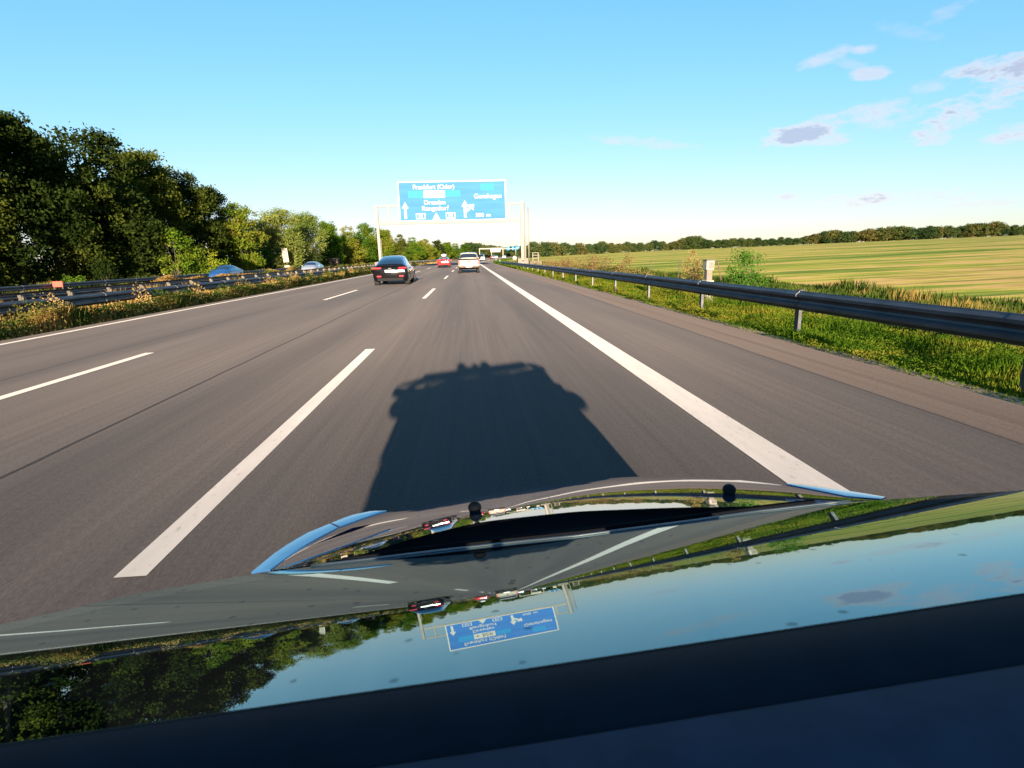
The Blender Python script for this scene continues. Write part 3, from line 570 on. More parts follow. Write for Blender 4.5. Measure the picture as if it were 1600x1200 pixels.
MB().box((0, 0, .04), (.8, .05, .05)).build('crossbar', M['blackpl'], rb_)
def pickup():
    r = empty('pickup_truck', (.02, 49.6, 0), 0, 'pale silver pickup truck driving ahead in the right lane with its tailgate in the sun', 'pickup')
    hw = .93
    def sec(y, w, zb, zt): return [(x * w, y, z) for x, z in [(0, zb), (.9, zb), (1, zb + .1), (1, zb + .5 * (zt - zb)), (.985, zt - .06), (.94, zt)]] + [(0, y, zt)] + [(-x * w, y, z) for x, z in [(.94, zt), (.985, zt - .06), (1, zb + .5 * (zt - zb)), (1, zb + .1), (.9, zb)]]
    S = [sec(0, hw * .97, .60, 1.10), sec(.05, hw, .56, 1.14), (sec(1.55, hw, .5, 1.15)), sec(3.7, hw, .45, 1.14), sec(4.7, hw * .97, .45, 1.08), sec(5.15, hw * .88, .5, .92)]
    b = MB(); b.grid(S, close=True); m = len(S[0]); b.f.append(tuple(range(m))); b.f.append(tuple(len(b.v) - m + k for k in range(m)))
    b.build('body', M['car_silver'], r, smooth=True).modifiers.new('es', 'EDGE_SPLIT').split_angle = R(35)
    T = [section(y, w * hw, 1.10, 1.16, wr * hw, zr) for y, w, wr, zr in [(1.5, .97, .80, 1.30), (1.66, 1, .80, 1.74), (1.95, 1, .80, 1.80), (3.1, 1, .80, 1.79), (3.35, 1, .79, 1.70), (4.0, .97, .80, 1.2)]]
    b = MB(); b.grid(T, close=True); m = len(T[0]); b.f.append(tuple(range(m))); b.f.append(tuple(len(b.v) - m + k for k in range(m)))
    b.build('cab', M['car_silver'], r, smooth=True).modifiers.new('es', 'EDGE_SPLIT').split_angle = R(35)
    patch(T, 0, 1, 10, 19, .008, fi=(.08, .85), fj=(.04, .96)).build('rear_window', M['car_glass'], r)
    for j in ((7, 10), (19, 22)): patch(T, 1, 5, j[0], j[1], .008, fi=(.1, .8), fj=(.15, .9)).build('side_window', M['car_glass'], r)
    # bed side rails, tailgate panel, bumper, lamps
    for s in (-1, 1):
        MB().box((s * .84, .8, 1.17), (.1, 1.5, .06)).build('bed_rail', M['blackpl'], r, bevel=.01)
        MB().box((s * .855, -.012, .93), (.13, .05, .36)).build('tail_light', M['red'], r, bevel=.015)
        MB().box((s * 1.03, 3.3, 1.28), (.2, .14, .24)).build('mirror', M['blackpl'], r, bevel=.03)
        for y in (.95, 4.1): wheel(r, s * .80, y, .39, .27, s)
        MB().box((s * .80, .55, .42), (.26, .02, .34)).build('mudflap', M['blackpl'], r)
    MB().box((0, -.03, .90), (1.5, .05, .46)).build('tailgate', M['car_silver'], r, bevel=.02); MB().box((0, -.06, 1.03), (.24, .02, .06)).build('handle', M['blackpl'], r)
    MB().box((0, -.14, .56), (1.62, .20, .14)).build('bumper', M['brown_wood'], r, bevel=.03); MB().box((0, -.25, .60), (.52, .02, .11)).build('number_plate', M['plate'], r)
    MB().box((0, .95, .40), (1.4, .12, .12)).build('axle', M['blackpl'], r); MB().box((0, 2.6, .52), (.9, 4.6, .12)).build('chassis', M['blackpl'], r); MB().box((0, .1, .42), (.1, .3, .1)).build('tow_hitch', M['blackpl'], r)
pickup()
hatch('van', 'white van partly hidden behind the pickup near the right edge line', 'car_white', .1 + offs(172), 172, rz=R(-6), hw=.98, L=4.9, H=2.0, detail=False)
for (xx, Y, pm, l) in ((.1, 232, 'car_grey', 'grey car in the far bend under the pale gantry'), (-3.6, 262, 'car_maroon', 'dark red car in the far bend left of the grey one'), (.1, 292, 'car_white', 'small white car farthest along the bend')):
    hatch('car', l, pm, xx + offs(Y), Y, rz=R(-7), detail=False)
hatch('car', 'blue car on the opposite carriageway beside the yellowing shrub', 'car_blue', -23.8, 60, rz=R(180), hw=.9, L=4.4, H=1.5).location.z = -.25
hatch('car', 'grey car on the opposite carriageway in front of the dark gap in the trees', 'car_grey', -19.2, 74, rz=R(180), hw=.9, L=4.4, H=1.5).location.z = -.16
# ------------------------------------------------------------------ trees
def leaf_cloud(centers, size, r, flat=.0):
    n = len(centers); a = r.normal(size=(n, 3)); a /= np.linalg.norm(a, axis=1)[:, None]; b = r.normal(size=(n, 3)); b -= (b * a).sum(1)[:, None] * a; b /= np.linalg.norm(b, axis=1)[:, None]
    s = size * r.uniform(.6, 1.4, (n, 1)); a = a * s; b = b * s * .55
    V = np.stack([centers - a, centers + b * 1.0 + a * .1, centers + a, centers - b], 1).reshape(-1, 3)
    return V, np.arange(4 * n).reshape(n, 4)
def crown_points(r, h, w, n_lobe, n_clump, n_leaf, low, spread, top_taper=.5):
    lobes = []
    for k in range(n_lobe):
        t = r.uniform(0, 1); z = h * (low + (1 - low) * (.12 + .74 * t)); prof = math.sin(math.pi * min(1, .22 + .70 * t)) ** .8
        a = r.uniform(0, 6.283); rad = w * .5 * prof * r.uniform(.25, .72); lobes.append((rad * math.cos(a), rad * math.sin(a), z, w * r.uniform(.16, .27) * (1.05 - .35 * t)))
    lobes.append((r.normal() * .3, r.normal() * .3, h * .86, w * .16)); lobes.append((0, 0, h * (low + .3 * (1 - low)), w * .3)); lobes.append((0, 0, h * (low + .6 * (1 - low)), w * .3))
    lobes = np.array(lobes); li = r.integers(0, len(lobes), n_clump); d = r.normal(size=(n_clump, 3)); d /= np.linalg.norm(d, axis=1)[:, None]
    cc = lobes[li, :3] + d * lobes[li, 3:4] * r.uniform(.7, 1.18, (n_clump, 1)) * np.array([1, 1, .85])
    cc[:, 2] = np.clip(cc[:, 2], .3, h * .985)
    ci = r.integers(0, n_clump, n_leaf); P = cc[ci] + r.normal(size=(n_leaf, 3)) * spread * np.array([1, 1, .75]); P[:, 2] = np.clip(P[:, 2], .1, None)
    return P, lobes
def make_tree(seed, h, w, leafm, n_leaf=8000, leaf=.2, n_lobe=13, n_clump=230, low=.10, spread=.34):
    r = np.random.default_rng(seed); P, lobes = crown_points(r, h, w, n_lobe, n_clump, n_leaf, low, spread)
    V, Fc = leaf_cloud(P, leaf, r); crown = raw_mesh('crown', V, Fc, M[leafm])
    b = MB(); b.tube([(0, 0, -.2), (.05, .03, h * .25), (-.05, .08, h * .5), (0, 0, h * .8)], [h * .024, h * .018, h * .012, h * .004], 8)
    for k in range(min(9, len(lobes))):
        x, y, z, q = lobes[k]; z0 = max(h * .12, z - h * .22); b.tube([(0, 0, z0), (x * .45, y * .45, z0 + (z - z0) * .6), (x, y, z)], [h * .009, h * .006, h * .002], 5)
    t = b.build('trunk', M['bark'], None, smooth=True); return crown, t
PROT = {}
def proto(kind, k, *a, **kw): PROT[(kind, k)] = make_tree(*a, **kw)
for k in range(4): proto('oak', k, 100 + k, 12.5, [9.5, 8.5, 10.5, 9][k], 'leaf_dark', 24000, .135, 17, 330, .05, .34)
for k in range(3): proto('green', k, 200 + k, 11, [8.5, 7.5, 9][k], 'leaf_mid', 17000, .145, 15, 280, .04, .34)
for k in range(2): proto('willow', k, 300 + k, 11, [8.5, 9.5][k], 'leaf_willow', 18000, .12, 17, 340, .03, .40)
for k in range(4): proto('far', k, 400 + k, 8.5, [9, 8, 10, 7][k], 'leaf_far', 4200, .33, 11, 150, .0, .5)
for k in range(2): proto('pine', k, 500 + k, 11, 6.5, 'leaf_dark', 9000, .14, 16, 160, .3, .3)
used_p = set()
def tree(name, kind, k, x, y, h, label, group=None, wscale=1.0, cat='tree', lift=0.):
    crown, trunk = PROT[(kind, k)]; hh = {'oak': 12.5, 'green': 11, 'willow': 11, 'far': 8.5, 'pine': 11}[kind]
    z = float(ground_z(x, y)) + lift; r = empty(name, (x, y, z), rnd.uniform(0, 6.28), label, cat, group); s = h / hh; r.scale = (s * wscale, s * wscale, s)
    for src in (crown, trunk):
        if (kind, k) not in used_p: c = src
        else: c = src.copy(); C.objects.link(c)
        c.parent = r
    used_p.add((kind, k)); return r
def left_x(px, X):                                           # distance along the road where the line at X crosses that bearing
    d = ray(px, 400); return X * d.y / d.x
FRONT = [(-45, 150, 'oak', 0, 'tall dark oak crown cut by the left edge of the picture', 1.0), (28, 171, 'oak', 1, 'tall dark tree with a ragged top near the left edge', 1.0), (92, 212, 'oak', 2, 'dark tree filling the dip between the two tallest crowns on the left', .9),
         (160, 197, 'oak', 3, 'broad dark tree with a round sunlit top, second high crown from the left', 1.12), (236, 240, 'oak', 0, 'dark tree with sunlit right side, just right of the round topped one', 1.0), (292, 266, 'oak', 2, 'dark tree at the middle of the falling tree line', 1.0),
         (335, 292, 'oak', 1, 'dark shaded tree above the yellow shrub', 1.0), (378, 319, 'green', 0, 'dark green tree behind the left shoulder of the pale willow', 1.0), (437, 324, 'willow', 0, 'pale feathery willow standing forward in full sun', 1.15),
         (478, 332, 'willow', 1, 'smaller pale willow joined to the right of the big one', 1.0), (517, 345, 'green', 1, 'bright green tree right of the willows', 1.0), (545, 353, 'green', 2, 'green tree left of the gantry foot, behind the brown shed', 1.1), (573, 350, 'green', 0, 'green tree with an orange tinge behind the left gantry post', 1.1),
         (600, 357, 'green', 1, 'green tree just right of the left gantry post', 1.1), (625, 366, 'pine', 0, 'loose dark pine above the black car', 1.2), (645, 370, 'green', 2, 'tree above the right side of the black car', 1.2), (664, 374, 'green', 0, 'tree between the black car and the red car', 1.3), (683, 375, 'pine', 1, 'pine just left above the red car', 1.3),
         (698, 378, 'green', 1, 'tree directly above the red car', 1.4), (712, 380, 'green', 2, 'tree between the red car and the pickup', 1.5), (726, 382, 'green', 0, 'tree above the left side of the pickup', 1.6)]
for px, ty, kind, k, lab, ws in FRONT:
    X = {'oak': -36.3, 'willow': -30.8, 'green': -31.5, 'pine': -31.5}[kind]
    Y = left_x(px, X); X2 = X
    if Y > 100: X2 = X + offs(Y) * .7; Y = left_x(px, X2)
    if px > 640: Y = float(np.interp(px, [640, 664, 700, 735, 760], [280, 320, 370, 410, 500]))
    X2 = ray(px, 400).x / ray(px, 400).y * Y
    h = at(px, ty, Y).z - float(ground_z(X2, Y)); tree({'oak': 'oak_tree', 'willow': 'willow_tree', 'pine': 'pine_tree'}.get(kind, 'broadleaf_tree'), kind, k, X2, Y, h * 1.03, lab, 'trees of the wood along the opposite carriageway', ws)
# the wood's depth behind the front row, and its continuation towards and past the camera (it shades the front row)
y = -64.0; i = 0
while y < 30:
    tree('oak_tree', 'oak', i % 4, -39.5 + rnd.uniform(-1.5, 1.5), y, rnd.uniform(11.5, 14), 'dark tree of the wood shading the trees further along', 'trees shading the front row from behind', 1.0); y += 8.5; i += 1
y = 22.0
while y < 420:
    X = (-46 if y < 95 else -39.5) + rnd.uniform(-2.5, 2.5) + offs(y) * .8
    tree('broadleaf_tree' if y > 95 else 'oak_tree', 'oak' if y < 95 else 'green', i % 3, X, y, rnd.uniform(10.0, 11.8) if y < 95 else rnd.uniform(8.2, 9.6), 'tree of the second row whose crown only fills gaps behind the front row', 'second row of the left wood', 1.15)
    y += 8.0 if y < 120 else 13; i += 1
for px, Y, h in ((733, 470, 12), (741, 500, 11.5), (748, 540, 13), (757, 560, 12), (766, 600, 12), (775, 640, 12), (784, 660, 11), (792, 640, 10), (801, 600, 10), (809, 560, 10)):
    tree('broadleaf_tree', 'far', i % 4, ray(px, 400).x / ray(px, 400).y * Y, Y, h, 'dark green far tree closing the view where the road bends', 'far trees at the end of the road', 1.9); i += 1
# far hedge row of single trees along the field's crest
TOPS = [(815, 388), (828, 381), (845, 377), (872, 378), (893, 382), (905, 379), (940, 379), (1030, 377), (1045, 381), (1062, 373), (1090, 369), (1110, 375), (1150, 374), (1200, 373), (1258, 371), (1290, 362), (1340, 360), (1400, 355), (1440, 358), (1470, 351), (1500, 352), (1535, 347), (1560, 353), (1600, 350), (1660, 348)]
px = 818.0
while px < 1665:
    Y = float(np.interp(px, [815, 900, 1040, 1270, 1600], [250, 380, 470, 440, 385])); d = ray(px, 400); X = d.x / d.y * Y
    ty = float(np.interp(px, [a for a, _ in TOPS], [b for _, b in TOPS])) + rnd.uniform(-2.2, 2.5)
    gz = float(ground_z(X, Y)); h = max(4.0, at(px, ty, Y).z - gz)
    if px < 905: lab, grp = 'rust tinged round tree of the clump just right of the gantry', 'clump of trees right of the gantry'
    elif px < 1045: lab, grp = 'even green tree of the long low row between gantry clump and loose far row', 'low green tree row behind the field'
    else: lab, grp = 'small far tree on the crest of the striped field at the right', 'far tree row on the field crest'
    tree('field_tree', 'far', i % 4, X, Y, h * 1.0, lab, grp, 1.6); i += 1
    if px > 1045: tree('field_tree', 'far', (i + 2) % 4, X * 1.03 + rnd.uniform(-4, 4), Y * 1.03 + rnd.uniform(0, 9), h * .9, lab, grp, 1.6)
    px += 7.0 / Y * 871.9 * (1 + ((px - 732) / 871.9) ** 2) ** .5 * (.8 if px < 905 else .82) * rnd.uniform(.75, 1.15)

# ------------------------------------------------------------------ shrubs
def shrub(name, x, y, h, w, m, label, n=1600, leaf=.06, group=None):
    r = np.random.default_rng(int(abs(x * 31 + y * 17)) + 5); z = float(ground_z(x, y))
    root = empty(name, (x, y, z), 0, label, 'shrub', group); P, lobes = crown_points(r, h, w, 7, 60, n, .05, max(.05, w * .07))
    V, Fc = leaf_cloud(P, leaf, r); raw_mesh('foliage', V, Fc, M[m], root)
    b = MB()
    for k in range(7): b.tube([(0, 0, 0), (lobes[k][0] * .5, lobes[k][1] * .5, lobes[k][2] * .6), tuple(lobes[k][:3])], [.03, .02, .008], 5)
    b.build('stems', M['bark'], root); return root
shrub('yellow_shrub', -29.2, left_x(310, -29.2), 3.5, 4.6, 'leaf_yellow', 'large yellowing shrub in bright sun at the foot of the dark wood', 5200, .10)
shrub('yellow_shrub', -29.8, left_x(272, -29.8), 5.6, 3.4, 'leaf_mid', 'tall narrow sunlit shrub climbing in front of the dark trees', 2400, .12)
shrub('low_shrub', -28.4, left_x(108, -28.4), 1.3, 1.9, 'leaf_mid', 'low green shrub above the guardrail near the red board', 1100, .07)
shrub('low_shrub', -28.6, left_x(160, -28.6), 2.4, 2.4, 'leaf_dark', 'pointed dark green shrub between low shrub and tall yellow shrub', 1300, .08)
shrub('green_shrub', 8.9, 17.6, 1.45, 1.5, 'leaf_green', 'fresh green shrub right beside the white roadside box', 2400, .035)
shrub('brown_shrub', 8.4, 21.0, 1.55, 1.0, 'leaf_brown', 'dry brown shrub left of the white roadside box', 1500, .03)
for k, (x, y) in enumerate([(6.9, 30), (7.2, 33.5), (6.8, 37), (7.3, 42), (7.0, 47), (7.4, 53), (7.0, 60), (7.6, 27)]):
    shrub('brown_shrub', x, y, rnd.uniform(.9, 1.35), rnd.uniform(1.4, 2.2), 'leaf_brown', 'dry reddish weed bush in the row behind the right guardrail', 1300, .035, 'dry weed bushes behind the right guardrail')
shrub('low_shrub', -11.4 , 86, .9, 1.4, 'leaf_green', 'dark green bush in the median right of the black car', 900, .06)

# ------------------------------------------------------------------ grass and weeds (nobody could count them)
def blades(name, m, n, ufun, yfun, hfun, wfun, lean=.35, kind='stuff', clump=0.):
    u = ufun(n); y = yfun(n); x = u + off(y); z = ground_z(x, y); h = hfun(n, u, y); w = wfun(n, y)
    a = nr.uniform(0, 6.283, n); la = nr.uniform(0, 6.283, n); l = nr.uniform(0, lean, n) * h
    dx, dy = np.cos(a) * w, np.sin(a) * w; lx, ly = np.cos(la) * l, np.sin(la) * l
    p = np.stack([x, y, z], 1)
    V = np.stack([p + np.stack([-dx, -dy, 0 * h], 1), p + np.stack([dx, dy, 0 * h], 1), p + np.stack([dx * .6 + lx * .4, dy * .6 + ly * .4, h * .6], 1), p + np.stack([lx, ly, h], 1), p + np.stack([-dx * .6 + lx * .4, -dy * .6 + ly * .4, h * .6], 1)], 1).reshape(-1, 3)
    tag(raw_mesh(name, V, np.arange(5 * n).reshape(n, 5), m), kind=kind)
def lumps(u, y, s=1.):                                      # smooth pseudo noise 0..1 so heights come in tussocks
    return .5 + .25 * np.sin(u * 3.1 / s + 1.7 * np.sin(y * 1.3 / s)) + .25 * np.sin(y * 2.3 / s + 2.1 * np.sin(u * 1.1 / s + y * .37))
near = lambda a, b, p: (lambda n: a + (b - a) * nr.uniform(0, 1, n) ** p)
blades('verge_grass', M['grass_green'], 110000, lambda n: 5.0 + 2.6 * nr.uniform(0, 1, n) ** .9, near(2, 75, 1.9), lambda n, u, y: (.05 + .17 * lumps(u, y) ** 1.5) * nr.uniform(.5, 1.2, n) * np.clip((u - 4.9) / .5, .35, 1), lambda n, y: .006 + .0006 * y)
blades('verge_grass_far', M['grass_green'], 30000, lambda n: 5.0 + 3 * nr.uniform(0, 1, n), near(60, 260, 1.3), lambda n, u, y: nr.uniform(.1, .35, n), lambda n, y: .03 + .0004 * y)
blades('field_edge_grass', M['grass_mixed'], 70000, lambda n: 7.2 + 6.0 * nr.uniform(0, 1, n), near(3, 110, 1.6), lambda n, u, y: (.10 + .32 * lumps(u, y, 1.6) ** 2) * nr.uniform(.5, 1.2, n), lambda n, y: .008 + .0008 * y)
0 and blades('field_stubble', M['grass_mixed'], 26000, lambda n: 12 + 30 * nr.uniform(0, 1, n) ** 1.4, near(6, 70, 1.3), lambda n, u, y: nr.uniform(.03, .10, n), lambda n, y: .014 + .0008 * y)
blades('median_weeds', M['grass_mixed'], 90000, lambda n: -9.78 - .62 * nr.uniform(0, 1, n), near(5, 120, 1.7), lambda n, u, y: (.08 + .60 * lumps(u * .3, y, 1.3) ** 2.4) * nr.uniform(.25, 1.25, n), lambda n, y: .008 + .0007 * y)
blades('median_dry_grass', M['grass_dry'], 60000, lambda n: -10.4 - 2.5 * nr.uniform(0, 1, n), near(8, 170, 1.5), lambda n, u, y: (.20 + .6 * lumps(u, y, 1.5) ** 1.6) * nr.uniform(.5, 1.1, n), lambda n, y: .010 + .0008 * y)
blades('wood_edge_grass', M['grass_dry'], 40000, lambda n: -27.6 - 2.8 * nr.uniform(0, 1, n), near(20, 160, 1.2), lambda n, u, y: (.3 + .7 * lumps(u, y, 2.)) * nr.uniform(.5, 1.1, n), lambda n, y: .02 + .0006 * y)

def undergrowth():
    r = np.random.default_rng(77); n = 60000; y = 8 + 190 * r.uniform(0, 1, n) ** 1.3; u = np.where(y < 95, -34.8, -31.2) - 6.5 * r.uniform(0, 1, n); x = u + off(y)
    hmax = .8 + 2.4 * lumps(u, y, 2.2); z = ground_z(x, y) + hmax * r.uniform(0, 1, n) ** .8
    V, Fc = leaf_cloud(np.stack([x, y, z], 1), .17, r); tag(raw_mesh('undergrowth', V, Fc, M['leaf_dark']), kind='stuff')
undergrowth()

def leafy_weeds(name, m, n, u0, u1, y0, y1, hmax, s, leaf, seed, power=1.6, base=.12):
    r = np.random.default_rng(seed); u = u0 + (u1 - u0) * r.uniform(0, 1, n); y = y0 + (y1 - y0) * r.uniform(0, 1, n) ** power; x = u + off(y)
    h = hmax * (base + (1 - base) * lumps(u * .6 + seed, y, s) ** 2.2) * r.uniform(0, 1.05, n) ** .8; P = np.stack([x, y, ground_z(x, y) + h], 1)
    V, Fc = leaf_cloud(P, 1.0, r); V = ((V.reshape(-1, 4, 3) - P[:, None]) * (leaf * (1 + y / 35.))[:, None, None] + P[:, None]).reshape(-1, 3); tag(raw_mesh(name, V, Fc, m), kind='stuff')
leafy_weeds('median_plants', M['grass_mixed'], 60000, -10.3, -9.72, 5, 110, .80, 1.1, .018, 5, base=.45)
leafy_weeds('verge_plants', M['grass_green'], 170000, 4.98, 7.2, 2, 80, .38, .9, .012, 9, 1.9)

leafy_weeds('median_tall_weeds', M['grass_mixed'], 42000, -13.4, -12.9, 24, 46, 1.2, 1.7, .020, 21, 1.0, base=.62)

leafy_weeds('median_dry_plants', M['grass_dry'], 42000, -10.35, -9.75, 5, 100, .92, .8, .017, 33, base=.25)
